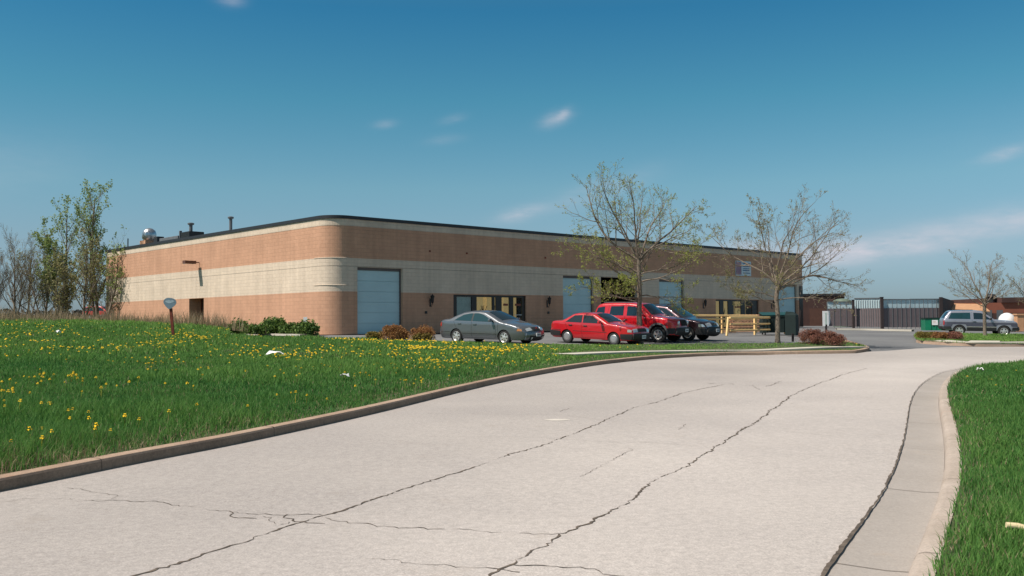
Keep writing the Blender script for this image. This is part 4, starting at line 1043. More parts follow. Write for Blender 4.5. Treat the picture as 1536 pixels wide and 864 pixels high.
CARHEAD = {}
def sedan_grey():
    e = empty('parked_sedan', label='grey rounded four door sedan with silver alloy wheels, parked apart from the red cars', cat='car', group='cars in the car park')
    P = mat_paint('grey_metallic', (.175, .185, .20), .34, .6)
    sh = Shell([(-2.26, .24), (-2.34, .34), (-2.37, .52), (-2.36, .66), (-2.33, .82), (-2.30, .93), (-2.22, 1.0), (-2.0, 1.035), (-1.72, 1.055), (-1.35, 1.22), (-.98, 1.355), (-.55, 1.405), (-.1, 1.415), (.25, 1.375), (.7, 1.19), (1.12, 1.00), (1.3, .95), (1.75, .875), (2.1, .78), (2.26, .70), (2.35, .60), (2.38, .48), (2.37, .36), (2.28, .24)], 1.74, .93, .42, r=.085, plan=.20, bow=.10)
    sh.body([(-1.28, .345, .31), (1.355, .345, .31)], .22, 'body', P, e); underbody(sh, e, .2, .62)
    MB().lathe([(0.001, 0)]*2, 3).build  # no-op
    sh.side('side_window', [(-1.40, 1.0), (-1.22, 1.11), (-.92, 1.255), (-.55, 1.315), (-.42, 1.325), (-.44, .985)], M['carglass_teal'], e)
    sh.side('side_window', [(-.36, .985), (-.34, 1.328), (-.1, 1.325), (.16, 1.27), (.62, 1.07), (.80, .965)], M['carglass_teal'], e)
    sh.side('pillar_trim', [(-.44, .985), (-.42, 1.325), (-.34, 1.328), (-.36, .985)], M['trim_black'], e, off=.004)
    sh.patch('windscreen', sh.kx(.30), sh.kx(1.10), -.86, .86, M['carglass'], e)
    sh.patch('rear_window', sh.kx(-1.66), sh.kx(-1.02), -.84, .84, M['carglass'], e)
    sh.side('front_bumper', [(1.73, .24), (1.73, .50), (2.1, .52), (2.34, .52), (2.32, .3), (2.2, .245)], P, e, off=.012)
    sh.patch('front_bumper', sh.kz(True, .27), sh.kz(True, .52), -1, 1, P, e, off=.02)
    sh.patch('air_intake', sh.kz(True, .28), sh.kz(True, .42), -.72, .72, M['trim_black'], e, off=.026)
    for sg in (-1, 1): sh.patch('fog_lamp', sh.kz(True, .31), sh.kz(True, .38), sg*.60, sg*.50, M['lamp_clear'], e, off=.034, nk=4, nt=4)
    sh.patch('grille', sh.kz(True, .56), sh.kz(True, .68), -.40, .40, M['trim_black'], e, off=.010)
    g = sh.pt(sh.kz(True, .64), 0, .03); mb = MB()
    for a in (90, 210, 330):   # three-lobed badge
        c, s_ = math.cos(R(a)), math.sin(R(a)); q = Vector((0, c, s_)); p = Vector((0, -s_, c)); o_ = Vector(g)
        mb.add([o_, o_+q*.035+p*.02, o_+q*.07, o_+q*.035-p*.02], [(0, 1, 2, 3)])
    mb.build('badge', M['chrome'], e)
    for sg in (-1, 1): 
        sh.patch('headlight', sh.kz(True, .585), sh.kz(True, .68), sg*.95, sg*.52, M['lamp_clear'], e, off=.012, nt=8)
    sh.side('indicator', [(2.02, .60), (2.06, .72), (2.22, .68), (2.25, .60)], M['lamp_amber'], e)
    sh.side('tail_lamp', [(-2.30, .72), (-2.29, .90), (-2.15, .92), (-2.17, .74)], M['lamp_red'], e)
    plate(sh, e, .45, off=.045)
    for x in (-1.28, 1.355):
        for sg in (-1, 1): wheel(e, x, sg*.745, .315, .20, 'alloy', sg < 0)
    mirrors(e, sh, .72, .98, P); handle(sh, e, -.22, .85, P); handle(sh, e, -1.08, .87, P)
    seam(sh, e, [[(-.40, .98), (-.42, .6), (-.40, .30)], [(.80, .96), (.92, .75), (.90, .30), (.80, .27), (-.9, .27), (-1.0, .45), (-1.3, .72), (-1.42, .98)], [(1.05, .96), (1.0, .3)]])
    seam(sh, e, [[(-2.2, .50), (-1.62, .51)], [(-.92, .45), (.98, .45)]], w=.018, name='side_moulding')
    interior(sh, e, (-.9, .15), .85, M['trim_grey'])
    return e, (1.355, -.745)
def sedan_red():
    e = empty('parked_sedan', label='small red boxy four door sedan with dark bumpers and round hubcaps', cat='car', group='cars in the car park')
    P = mat_paint('red_paint', (.50, .012, .018), .3)
    sh = Shell([(-2.08, .30), (-2.14, .42), (-2.15, .58), (-2.12, .70), (-2.10, .86), (-2.06, .93), (-1.9, .96), (-1.50, .975), (-1.15, 1.17), (-.95, 1.29), (-.7, 1.335), (-.2, 1.35), (.12, 1.325), (.55, 1.13), (.90, .955), (1.1, .92), (1.6, .865), (1.95, .80), (2.05, .76), (2.10, .62), (2.13, .52), (2.12, .38), (2.02, .26)], 1.655, .90, .42, r=.06, plan=.12, bow=.06)
    sh.body([(-1.20, .325, .29), (1.23, .325, .29)], .24, 'body', P, e); underbody(sh, e, .22, .6)
    sh.side('side_window', [(-1.28, .94), (-1.05, 1.11), (-.86, 1.235), (-.45, 1.262), (-.42, .93)], M['carglass'], e)
    sh.side('side_window', [(-.36, .93), (-.38, 1.262), (.06, 1.24), (.42, 1.06), (.66, .93)], M['carglass'], e)
    sh.patch('windscreen', sh.kx(.17), sh.kx(.87), -.88, .88, M['carglass'], e); sh.patch('rear_window', sh.kx(-1.47), sh.kx(-1.02), -.86, .86, M['carglass'], e)
    sh.side('front_bumper', [(1.58, .30), (1.58, .52), (2.11, .54), (2.11, .36), (2.04, .28)], M['trim_black'], e, off=.03, thick=True)
    sh.patch('front_bumper', sh.kz(True, .30), sh.kz(True, .54), -1, 1, M['trim_black'], e, off=.045)
    sh.side('rear_bumper', [(-1.54, .32), (-1.54, .54), (-2.12, .56), (-2.13, .40), (-2.06, .32)], M['trim_black'], e, off=.03, thick=True)
    sh.patch('rear_bumper', sh.kz(False, .34), sh.kz(False, .56), -1, 1, M['trim_black'], e, off=.045)
    sh.patch('grille', sh.kz(True, .60), sh.kz(True, .73), -.50, .50, M['trim_black'], e, off=.010)
    for sg in (-1, 1): sh.patch('headlight', sh.kz(True, .60), sh.kz(True, .73), sg*.93, sg*.52, M['lamp_clear'], e, off=.012, nt=8)
    sh.side('indicator', [(1.90, .61), (1.90, .73), (2.06, .72), (2.08, .61)], M['lamp_clear'], e)
    sh.side('tail_lamp', [(-2.09, .66), (-2.08, .84), (-1.98, .84), (-1.98, .66)], M['lamp_red'], e)
    plate(sh, e, .43, off=.06)
    for x in (-1.20, 1.23):
        for sg in (-1, 1): wheel(e, x, sg*.71, .285, .17, 'cap', sg < 0)
    mirrors(e, sh, .60, .93, P); handle(sh, e, -.22, .80, M['trim_black']); handle(sh, e, -1.0, .81, M['trim_black'])
    seam(sh, e, [[(-.39, .93), (-.40, .6), (-.38, .30)], [(.66, .92), (.80, .75), (.80, .30), (-.8, .28), (-.92, .45), (-1.2, .66), (-1.30, .93)]])
    seam(sh, e, [[(-2.05, .585), (-1.52, .585)], [(-.86, .56), (.88, .56)]], w=.022, name='side_moulding')
    interior(sh, e, (-.85, .1), .80, M['trim_grey'])
    return e, (1.23, -.71)
def suv_red():
    e = empty('parked_suv', label='bright red tall off-road car with grey wheel arch flares behind the tree trunk', cat='car', group='cars in the car park')
    P = mat_paint('bright_red_paint', (.55, .008, .015), .28)
    sh = Shell([(-2.05, .42), (-2.12, .50), (-2.13, .7), (-2.10, 1.0), (-2.02, 1.25), (-1.90, 1.55), (-1.80, 1.68), (-1.6, 1.74), (-.9, 1.775), (-.1, 1.77), (.33, 1.72), (.42, 1.68), (.70, 1.44), (.97, 1.205), (1.08, 1.17), (1.6, 1.12), (1.95, 1.05), (2.07, .98), (2.12, .80), (2.17, .62), (2.18, .50), (2.08, .36)], 1.78, 1.14, .25, r=.085, plan=.15, bow=.09, crown=.04)
    sh.body([(-1.28, .43, .38), (1.36, .43, .38)], .36, 'body', P, e); underbody(sh, e, .33, .8)
    sh.side('side_window', [(-1.93, 1.22), (-1.80, 1.55), (-1.42, 1.61), (-1.42, 1.22)], M['carglass'], e)
    sh.side('side_window', [(-1.15, 1.20), (-1.10, 1.62), (-.42, 1.635), (-.42, 1.20)], M['carglass'], e)
    sh.side('side_window', [(-.24, 1.19), (-.24, 1.635), (.18, 1.61), (.62, 1.30), (.70, 1.19)], M['carglass'], e)
    sh.patch('windscreen', sh.kx(.42), sh.kx(.95), -.88, .88, M['carglass'], e); sh.patch('rear_window', sh.kx(-2.01), sh.kx(-1.86), -.8, .8, M['carglass'], e)
    for xc in (-1.28, 1.36):
        o_ = [(xc+.52*math.cos(a), .38+.52*math.sin(a)) for a in np.linspace(-.05, math.pi+.05, 18)]; i_ = [(xc+.432*math.cos(a), .38+.432*math.sin(a)) for a in np.linspace(math.pi+.05, -.05, 18)]
        sh.side('arch_flare', o_+i_, M['trim_grey'], e, off=.05, thick=True)
    sh.side('sill_cladding', [(-.82, .36), (-.84, .50), (.92, .50), (.90, .36)], M['trim_grey'], e, off=.03, thick=True)
    sh.side('front_bumper', [(1.80, .40), (1.84, .66), (2.15, .66), (2.17, .5), (2.1, .40)], M['trim_black'], e, off=.03, thick=True)
    sh.patch('front_bumper', sh.kz(True, .40), sh.kz(True, .66), -1, 1, M['trim_black'], e, off=.06)
    sh.side('rear_bumper', [(-2.12, .44), (-2.12, .66), (-1.78, .66), (-1.78, .42)], M['trim_grey'], e, off=.03, thick=True)
    sh.patch('grille', sh.kz(True, .72), sh.kz(True, .97), -.42, .42, mat('dark_red_grille', (.10, .006, .008), .5), e, off=.015)
    mb = MB()
    for t in np.linspace(-.34, .34, 7): 
        a, b = sh.pt(sh.kz(True, .74), t, .03), sh.pt(sh.kz(True, .95), t, .03); mb.bar(a, b, .055, .01)
    mb.build('grille_slot', M['rimdark'], e)
    for sg in (-1, 1):
        c = Vector(sh.pt(sh.kz(True, .86), sg*.64, .012)); MB().lathe([(.105, -.02), (.105, .012), (.085, .02), (.04, .03), (.005, .033)], 20, Matrix.Translation(c) @ Matrix.Rotation(R(90), 4, 'Y')).build('headlight', M['lamp_clear'], e, smooth=50)
        sh.patch('indicator', sh.kz(True, .70), sh.kz(True, .76), sg*.92, sg*.66, M['lamp_amber'], e, off=.012, nk=3, nt=5)
    sh.side('tail_lamp', [(-2.06, .86), (-2.03, 1.12), (-1.95, 1.12), (-1.95, .86)], M['lamp_red'], e)
    plate(sh, e, .55, off=.08)
    for x in (-1.28, 1.36):
        for sg in (-1, 1): wheel(e, x, sg*.77, .36, .23, 'suv', sg < 0)
    mirrors(e, sh, .62, 1.17, P); handle(sh, e, -.30, 1.02, M['trim_black']); handle(sh, e, -1.12, 1.02, M['trim_black'])
    seam(sh, e, [[(-.33, 1.19), (-.33, .52)], [(.70, 1.19), (.82, .9), (.80, .52)], [(-1.2, 1.66), (-1.27, 1.2), (-1.18, .95), (-.9, .75), (-.86, .52)]])
    mb = MB()
    for sg in (-1, 1): mb.bar((-1.6, sg*.55, 1.80), (-.1, sg*.55, 1.81), .04, .03)
    mb.build('roof_rail', M['trim_grey'], e)
    interior(sh, e, (-1.0, .05), 1.08, M['trim_black'])
    return e, (1.36, -.77)
def suv_black():
    e = empty('parked_suv', label='glossy black compact off-road car with clear round-edged headlamps beyond the tall red one', cat='car', group='cars in the car park')
    P = mat_paint('black_metallic', (.085, .055, .065), .33, .7)
    sh = Shell([(-2.10, .42), (-2.17, .52), (-2.17, .8), (-2.12, 1.05), (-2.02, 1.35), (-1.93, 1.58), (-1.8, 1.64), (-1.2, 1.68), (-.4, 1.68), (.15, 1.62), (.6, 1.34), (1.02, 1.08), (1.15, 1.04), (1.6, .98), (2.0, .88), (2.12, .80), (2.20, .66), (2.24, .52), (2.23, .40), (2.12, .30)], 1.75, 1.02, .30, r=.09, plan=.17, bow=.10)
    sh.body([(-1.3, .38, .34), (1.32, .38, .34)], .30, 'body', P, e); underbody(sh, e, .3, .75)
    sh.side('side_window', [(-1.98, 1.12), (-1.88, 1.48), (-1.35, 1.53), (-1.35, 1.10)], M['carglass'], e)
    sh.side('side_window', [(-1.28, 1.10), (-1.28, 1.54), (-.5, 1.56), (-.5, 1.08)], M['carglass'], e)
    sh.side('side_window', [(-.42, 1.08), (-.42, 1.56), (.05, 1.53), (.5, 1.27), (.78, 1.07)], M['carglass'], e)
    sh.patch('windscreen', sh.kx(.22), sh.kx(1.0), -.87, .87, M['carglass_teal'], e); sh.patch('rear_window', sh.kx(-2.01), sh.kx(-1.94), -.8, .8, M['carglass'], e)
    sh.side('front_bumper', [(1.70, .32), (1.74, .60), (2.20, .60), (2.22, .4), (2.14, .31)], M['trim_black'], e, off=.02, thick=True)
    sh.patch('front_bumper', sh.kz(True, .33), sh.kz(True, .62), -1, 1, M['trim_black'], e, off=.05)
    sh.patch('grille', sh.kz(True, .68), sh.kz(True, .77), -.42, .42, M['trim_black'], e, off=.010)
    c = Vector(sh.pt(sh.kz(True, .725), 0, .03)); MB().box(c.x-.004, c.x+.006, -.05, -.035, c.z-.035, c.z+.035).box(c.x-.004, c.x+.006, .035, .05, c.z-.035, c.z+.035).box(c.x-.004, c.x+.005, -.035, .035, c.z-.008, c.z+.008).build('badge', M['chrome'], e)
    for sg in (-1, 1): sh.patch('headlight', sh.kz(True, .65), sh.kz(True, .80), sg*.97, sg*.50, M['lamp_clear'], e, off=.016, nt=9)
    sh.side('headlight', [(1.88, .66), (1.86, .80), (2.08, .79), (2.17, .68)], M['lamp_clear'], e, off=.008)
    plate(sh, e, .50, off=.07)
    sh.side('tail_lamp', [(-2.12, .95), (-2.03, 1.3), (-1.95, 1.3), (-2.0, .95)], M['lamp_red'], e)
    for x in (-1.3, 1.32):
        for sg in (-1, 1): wheel(e, x, sg*.755, .335, .21, 'suv', sg < 0)
    mirrors(e, sh, .72, 1.06, P); handle(sh, e, -.32, .93, M['trim_black']); handle(sh, e, -1.15, .94, M['trim_black'])
    seam(sh, e, [[(-.46, 1.07), (-.46, .38)], [(.78, 1.06), (.86, .8), (.82, .38)]])
    mb = MB()
    for sg in (-1, 1): mb.bar((-1.7, sg*.56, 1.74), (.0, sg*.56, 1.71), .035, .03)
    for x in (-1.0, -.1): mb.bar((x, -.56, 1.73), (x, .56, 1.73), .05, .025)
    mb.build('roof_rack', M['trim_black'], e); interior(sh, e, (-1.0, .05), .98, M['trim_black'])
    return e, (1.32, -.755)
def suv_silver(name='parked_suv', label='slate and silver two door off-road car parked beyond the lone bare tree', paint=None, paint2=None, group='cars in the car park'):
    e = empty(name, label=label, cat='car', group=group)
    P = paint or mat_paint('silver_metallic', (.36, .36, .42), .34, .5); P2 = paint2 or mat_paint('slate_metallic', (.11, .11, .16), .34, .5)
    sh = Shell([(-2.10, .44), (-2.16, .52), (-2.17, .72), (-2.14, 1.02), (-1.95, 1.32), (-1.78, 1.53), (-1.68, 1.58), (-.9, 1.62), (-.2, 1.61), (.12, 1.57), (.50, 1.30), (.80, 1.07), (.95, 1.04), (1.6, 1.0), (2.0, .96), (2.08, .90), (2.12, .62), (2.18, .56), (2.18, .46), (2.1, .40)], 1.66, 1.02, .30, r=.055, plan=.08, bow=.05)
    sh.body([(-1.22, .385, .35), (1.33, .385, .35)], .38, 'body', P, e); underbody(sh, e, .34, .8)
    for L in ([(-2.12, .60), (-2.15, .90), (2.07, .87), (2.10, .64), (1.75, .64), (1.70, .76), (.98, .76), (.90, .64), (-.80, .64), (-.86, .76), (-1.60, .76), (-1.66, .60)],):
        sh.side('lower_body_band', L, P2, e, off=.004)
    sh.side('sill_cladding', [(-.78, .385), (-.80, .57), (.90, .57), (.88, .385)], M['trim_black'], e, off=.012)
    sh.side('bright_strip', [(-.80, .585), (-.80, .625), (.90, .625), (.90, .585)], M['chrome'], e, off=.02)
    sh.side('side_window', [(-1.86, 1.09), (-1.68, 1.46), (-.58, 1.49), (-.58, 1.09)], M['carglass_teal'], e); sh.side('side_window', [(-.40, 1.09), (-.40, 1.49), (.06, 1.47), (.40, 1.24), (.62, 1.07)], M['carglass'], e)
    sh.patch('windscreen', sh.kx(.17), sh.kx(.79), -.9, .9, M['carglass_teal'], e); sh.patch('rear_window', sh.kx(-2.08), sh.kx(-1.8), -.85, .85, M['carglass'], e)
    sh.side('front_bumper', [(1.78, .42), (1.80, .60), (2.17, .60), (2.17, .45)], M['trim_black'], e, off=.03, thick=True)
    sh.patch('front_bumper', sh.kz(True, .43), sh.kz(True, .60), -1, 1, M['trim_black'], e, off=.05)
    sh.side('rear_bumper', [(-2.15, .46), (-2.15, .62), (-1.70, .62), (-1.70, .44)], M['trim_black'], e, off=.03, thick=True)
    sh.patch('rear_bumper', sh.kz(False, .46), sh.kz(False, .62), -1, 1, M['trim_black'], e, off=.05)
    sh.patch('grille', sh.kz(True, .66), sh.kz(True, .89), -.96, .96, M['trim_black'], e, off=.010)
    for sg in (-1, 1): sh.patch('headlight', sh.kz(True, .70), sh.kz(True, .84), sg*.9, sg*.60, M['lamp_clear'], e, off=.018, nt=5)
    sh.side('tail_lamp', [(-2.15, .70), (-2.14, .98), (-2.07, .98), (-2.08, .70)], M['lamp_red'], e)
    for x in (-1.22, 1.33):
        for sg in (-1, 1): wheel(e, x, sg*.72, .345, .21, 'truck', sg < 0)
    mirrors(e, sh, .55, 1.05, M['trim_black']); handle(sh, e, -.35, .93, M['trim_black'])
    seam(sh, e, [[(-.49, 1.53), (-.49, .42)], [(.62, 1.07), (.86, .9), (.84, .44)]])
    mb = MB()
    for sg in (-1, 1): mb.bar((-1.5, sg*.5, 1.66), (-.4, sg*.5, 1.66), .03, .03)
    mb.build('roof_rail', M['trim_black'], e); interior(sh, e, (-1.0, .0), .98, M['trim_grey'])
    return e, (1.33, -.72)

e, w = sedan_grey(); place_car(e, 757.4, 40.2, math.atan2(-.60, .80), *w)
e, w = sedan_red(); place_car(e, 921, 40.6, math.atan2(-.62, .785), *w)
e, w = suv_red(); place_car(e, 987.7, 43.0, math.atan2(-.57, .82), *w)
e, w = suv_black(); place_car(e, 1032, 44.6, math.atan2(-.60, .80), *w)
e, w = suv_silver(); place_car(e, 1504, 59.0, math.atan2(-.26, .966), *w)
e, w = suv_silver('parked_truck', 'red vehicle half hidden behind the back corner of the building', M['red_far'], M['red_far'], None); place_car(e, 166, 104, math.atan2(-.2, .98), *w)
e.location.z += 1.1

# ------------------------------------------------------------------ street objects
def local(e_):  return e_
# leaning shield sign in the field
p = on(261, 506, Gf)
sg_ = empty('road_marker_sign', p, 0, 'pale grey rounded shield sign on a leaning rust red post in the field', 'sign')
top = at(256.2, 462.5, p.y-.05) - p; top2 = at(254.8, 446.5, p.y-.05) - p
MB().bar((0, 0, -.2), top, .10, .07).build('post', M['sign_post'], sg_)
cxs = (top+top2)/2+Vector((0, -.055, .0)); pts = []
for a in np.linspace(0, 2*math.pi, 36, endpoint=False):
    c, s_ = math.cos(a), math.sin(a); r = .215
    xx = 1.14*r*np.sign(c)*abs(c)**.75; zz = .80*r*s_
    if s_ < 0: xx *= (1-.62*abs(s_)**1.5); zz *= 1.45
    pts.append((xx, zz+.02))
th = R(-6); pts = [(x*math.cos(th)-z*math.sin(th), x*math.sin(th)+z*math.cos(th)) for x, z in pts]; n = len(pts)
V = [cxs+Vector((x, -.01, z)) for x, z in pts]+[cxs+Vector((x, .01, z)) for x, z in pts]
MB().add(V, [tuple(range(n)), tuple(range(2*n-1, n-1, -1))]+[(i, n+i, n+(i+1) % n, (i+1) % n) for i in range(n)]).build('sign_plate', M['sign_grey'], sg_)
V = [cxs+Vector((x*.72, -.014, z*.30+.05)) for x, z in pts]
MB().add(V, [tuple(range(n))]).build('worn_band', mat('worn_steel', (.34, .42, .47), .5, var=.2, scale=20), sg_)
# small white marker in the junipers
p = on(458, 502, Gf); e = empty('white_marker', (p.x, p.y, p.z), 0, 'thin white stake with a small square tab between the junipers', 'marker')
MB().box(-.02, .02, -.02, .02, 0, .55).build('stake', M['trim_grey'], e); MB().box(-.10, .10, -.012, .012, .52, .92).build('tab', M['white'], e)
# sign by the driveway bush
p = on(1239.5, 505); sc = F/p.y
e = empty('driveway_sign', p, 0, 'white folded panel sign on a short dark post by the maroon bush', 'sign')
h0, h1 = (505-489)/sc, (505-466.5)/sc
MB().box(-.05, .05, -.04, .04, 0, h0+.1).build('post', M['frame_post'] if 'frame_post' in M else M['fence_post'], e)
pn = MB().box(-.20, .14, -.04, -.01, h0, h1).add([(.14, -.04, h0), (.32, .25, h0+.18), (.32, .25, h1-.02), (.14, -.04, h1)], [(0, 1, 2, 3)]).build('sign_panel', M['white'], e)
MB().box(-.07, .03, -.047, -.041, h0+.08, h1-.09).build('faded_mark', mat('faded_grey_green', (.42, .5, .45), .7), pn)
# yellow railings
def railing(pxa, pya, pxb, pyb, zh, label, posts, lean=0.0, rails=(.98, .62, .28)):
    a, b = on(pxa, pya), on(pxb, pyb); L = (b-a).length; d = (b-a).normalized()
    e = empty('yellow_railing', a, math.atan2(d.y, d.x), label, 'railing', 'yellow timber railings by the dumpster')
    sl = (b.z-a.z)/L
    for t in posts:
        MB().bar((t*L+(lean*-.22 if t == posts[0] else 0), 0, t*L*sl), (t*L, 0, t*L*sl+zh), .12, .09).build('post', M['yellow'], e)
    for r_ in rails:
        MB().tube([(-.02, -.09, zh*r_), (L+.02, -.09, L*sl+zh*r_)], .062 if r_ == rails[0] else .05, 10).build('rail', M['yellow'], e)
    return e
railing(1036, 500.5, 1134, 499.5, 1.10, 'long weathered yellow four rail barrier, running left behind the black car', (0, .47, 1), rails=(.98, .80, .52, .22))
railing(1093, 503.5, 1177.5, 501.2, 1.02, 'short yellow three rail barrier with a leaning end post, in front of the dark dumpster', (0, .44, 1), lean=1)
# pallets behind
p = on(1122, 499); e = empty('timber_stack', (p.x, p.y+1.2, hf(p.x, p.y+1.2)), R(8), 'pinkish stack of pallets and boards behind the yellow railings', 'lumber stack')
for i in range(8):
    mb = MB(); z = i*.145; w_ = .85+.08*rng.random()
    for y in (-.5, 0, .5): mb.box(-w_, w_, y-.05, y+.05, z+.02, z+.10)
    for x in np.linspace(-w_+.05, w_-.15, 8): mb.box(x, x+.13, -.55, .55, z+.10, z+.125)
    q = mb.build('pallet', M['lumber'], e); q.rotation_euler.z = rng.normal(0, .03)
p = on(1062, 500); e = empty('board_pile', (p.x, p.y+.9, hf(p.x, p.y+.9)), R(4), 'low orange tinted pile of boards under the long barrier', 'lumber stack')
for i in range(4):
    MB().box(-2.2+.2*rng.random(), 2.1-.3*rng.random(), -.3, .3, i*.07, i*.07+.055).build('board', M['lumber'], e)
# dumpsters
def dumpster(e, W_, Dp, Hh, body, lid, slope=.0):
    mb = MB(); t = .05
    prof = [(-Dp/2, 0), (Dp/2, 0), (Dp/2, Hh), (-Dp/2-slope, Hh*.86)]
    mb.add([(x, y, z+.12) for x in (-W_/2, W_/2) for y, z in prof], [(0, 1, 2, 3), (7, 6, 5, 4), (0, 4, 5, 1), (1, 5, 6, 2), (0, 3, 7, 4)])
    for x in np.linspace(-W_/2+.2, W_/2-.2, 5): mb.bar((x, -Dp/2-.02, .14), (x, -Dp/2-slope-.02, Hh*.84), .06, .05)
    mb.bar((-W_/2-.03, -Dp/2-slope, Hh*.86+.12), (W_/2+.03, -Dp/2-slope, Hh*.86+.12), .08, .08)
    mb.bar((-W_/2, -Dp/2-.04, .6), (-W_/2, Dp/2+.04, .6), .12, .10).bar((W_/2, -Dp/2-.04, .6), (W_/2, Dp/2+.04, .6), .12, .10)
    mb.build('bin_body', body, e)
    for s_ in (-1, 1):
        x0, x1 = (-W_/2-.03, -.02) if s_ < 0 else (.02, W_/2+.03)
        MB().add([(x0, -Dp/2-slope-.06, Hh*.86+.17), (x1, -Dp/2-slope-.06, Hh*.86+.17), (x1, Dp/2+.02, Hh+.17), (x0, Dp/2+.02, Hh+.17), (x0, -Dp/2-slope-.06, Hh*.86+.21), (x1, -Dp/2-slope-.06, Hh*.86+.21), (x1, Dp/2+.02, Hh+.22), (x0, Dp/2+.02, Hh+.22)],
                 [(0, 1, 2, 3), (4, 7, 6, 5), (0, 4, 5, 1), (1, 5, 6, 2), (2, 6, 7, 3), (3, 7, 4, 0)]).build('lid', lid, e)
    for x in (-W_/2+.15, W_/2-.15):
        for y in (-Dp/2+.12, Dp/2-.12): MB().lathe([(.06, -.03), (.06, .03)], 12, Matrix.Translation((x, y, .06)) @ Matrix.Rotation(R(90), 4, 'Y')).build('caster', M['black'], e)
p = on(1163, 502.5); D_ = p.y+1.3
e = empty('dumpster', (xat(1163, D_), D_, hf(xat(1163, D_), D_)), R(-6), 'dark green closed dumpster behind the yellow railings and second tree', 'dumpster')
dumpster(e, 1.72, 1.3, 1.12, M['green_dark'], mat('teal_lid', (.012, .06, .055), .5))
p = on(1188, 503.5)
e = empty('metal_bin_panel', (p.x, p.y, p.z), R(-30), 'very dark green upright steel cabinet beside the closed dumpster', 'cabinet')
MB().box(-.30, .30, -.35, .35, .03, 1.18).add([(-.30, -.35, 1.18), (.30, -.35, 1.18), (.30, .35, 1.18), (-.30, .35, 1.18), (-.30, -.1, 1.40), (.1, .1, 1.36)], [(0, 1, 5, 4), (1, 2, 5), (2, 3, 4, 5), (3, 0, 4)]).build('cabinet_body', M['green_dark'], e)
MB().bar((.1, -.31, .2), (.1, -.31, .95), .04, .03).build('handle', M['frame_dark'], e)
p = on(1197, 497); MBp = MB().bar((0, 0, 0), (.16, 0, 1.45), .13, .10)
o = MBp.build('leaning_board', M['fence_post']); o.location = p; tag(o, 'dark plank leaning upright next to the steel cabinet', 'plank')
p = on(1189.3, 512.5, Gf); o = MB().box(-.045, .045, -.04, .04, 0, .34).box(-.05, .05, -.05, .05, .34, .37).build('short_post', M['fence_post']); o.location = p; tag(o, 'short dark stub post on the grass left of the maroon bush', 'post')

# green dumpster by the yard
p = on(1400, 497.5); D_ = 70; p = Vector((xat(1399, D_), D_, 0)); p.z = EYE-(497.0-478.4)*D_/F
e = empty('dumpster', p, R(-12), 'open bright green dumpster with a white notice, by the yard fence', 'dumpster')
W_, Dp, Hh = 1.42, 1.5, .95; mb = MB()
for (x0, x1, y0, y1) in ((-W_/2, W_/2, -Dp/2, -Dp/2+.04), (-W_/2, W_/2, Dp/2-.04, Dp/2), (-W_/2, -W_/2+.04, -Dp/2+.04, Dp/2-.04), (W_/2-.04, W_/2, -Dp/2+.04, Dp/2-.04)): mb.box(x0, x1, y0, y1, .08, Hh)
mb.box(-W_/2+.04, W_/2-.04, -Dp/2+.04, Dp/2-.04, .08, .14)
for x in (-.35, .0, .35): mb.box(x-.03, x+.03, -Dp/2-.05, -Dp/2-.001, .1, Hh-.1)
mb.box(W_/2+.001, W_/2+.16, -.5, .5, .42, .56)
mb.build('bin_body', M['green'], e)
MB().box(-W_/2-.06, W_/2+.06, -Dp/2-.06, -Dp/2+.03, Hh+.001, Hh+.07).box(-W_/2-.06, W_/2+.06, Dp/2-.03, Dp/2+.06, Hh+.001, Hh+.07).box(-W_/2-.06, -W_/2+.03, -Dp/2+.03, Dp/2-.03, Hh+.001, Hh+.07).box(W_/2-.03, W_/2+.06, -Dp/2+.03, Dp/2-.03, Hh+.001, Hh+.07).build('rim_bar', M['green_dark'], e)
nt_ = MB().box(-.26, .14, -Dp/2-.075, -Dp/2-.052, .48, .84).build('notice', M['white'], e)
MB().box(-.20, .08, -Dp/2-.079, -Dp/2-.0755, .62, .64).box(-.20, .0, -Dp/2-.079, -Dp/2-.0755, .70, .73).build('notice_print', M['awning'], nt_)

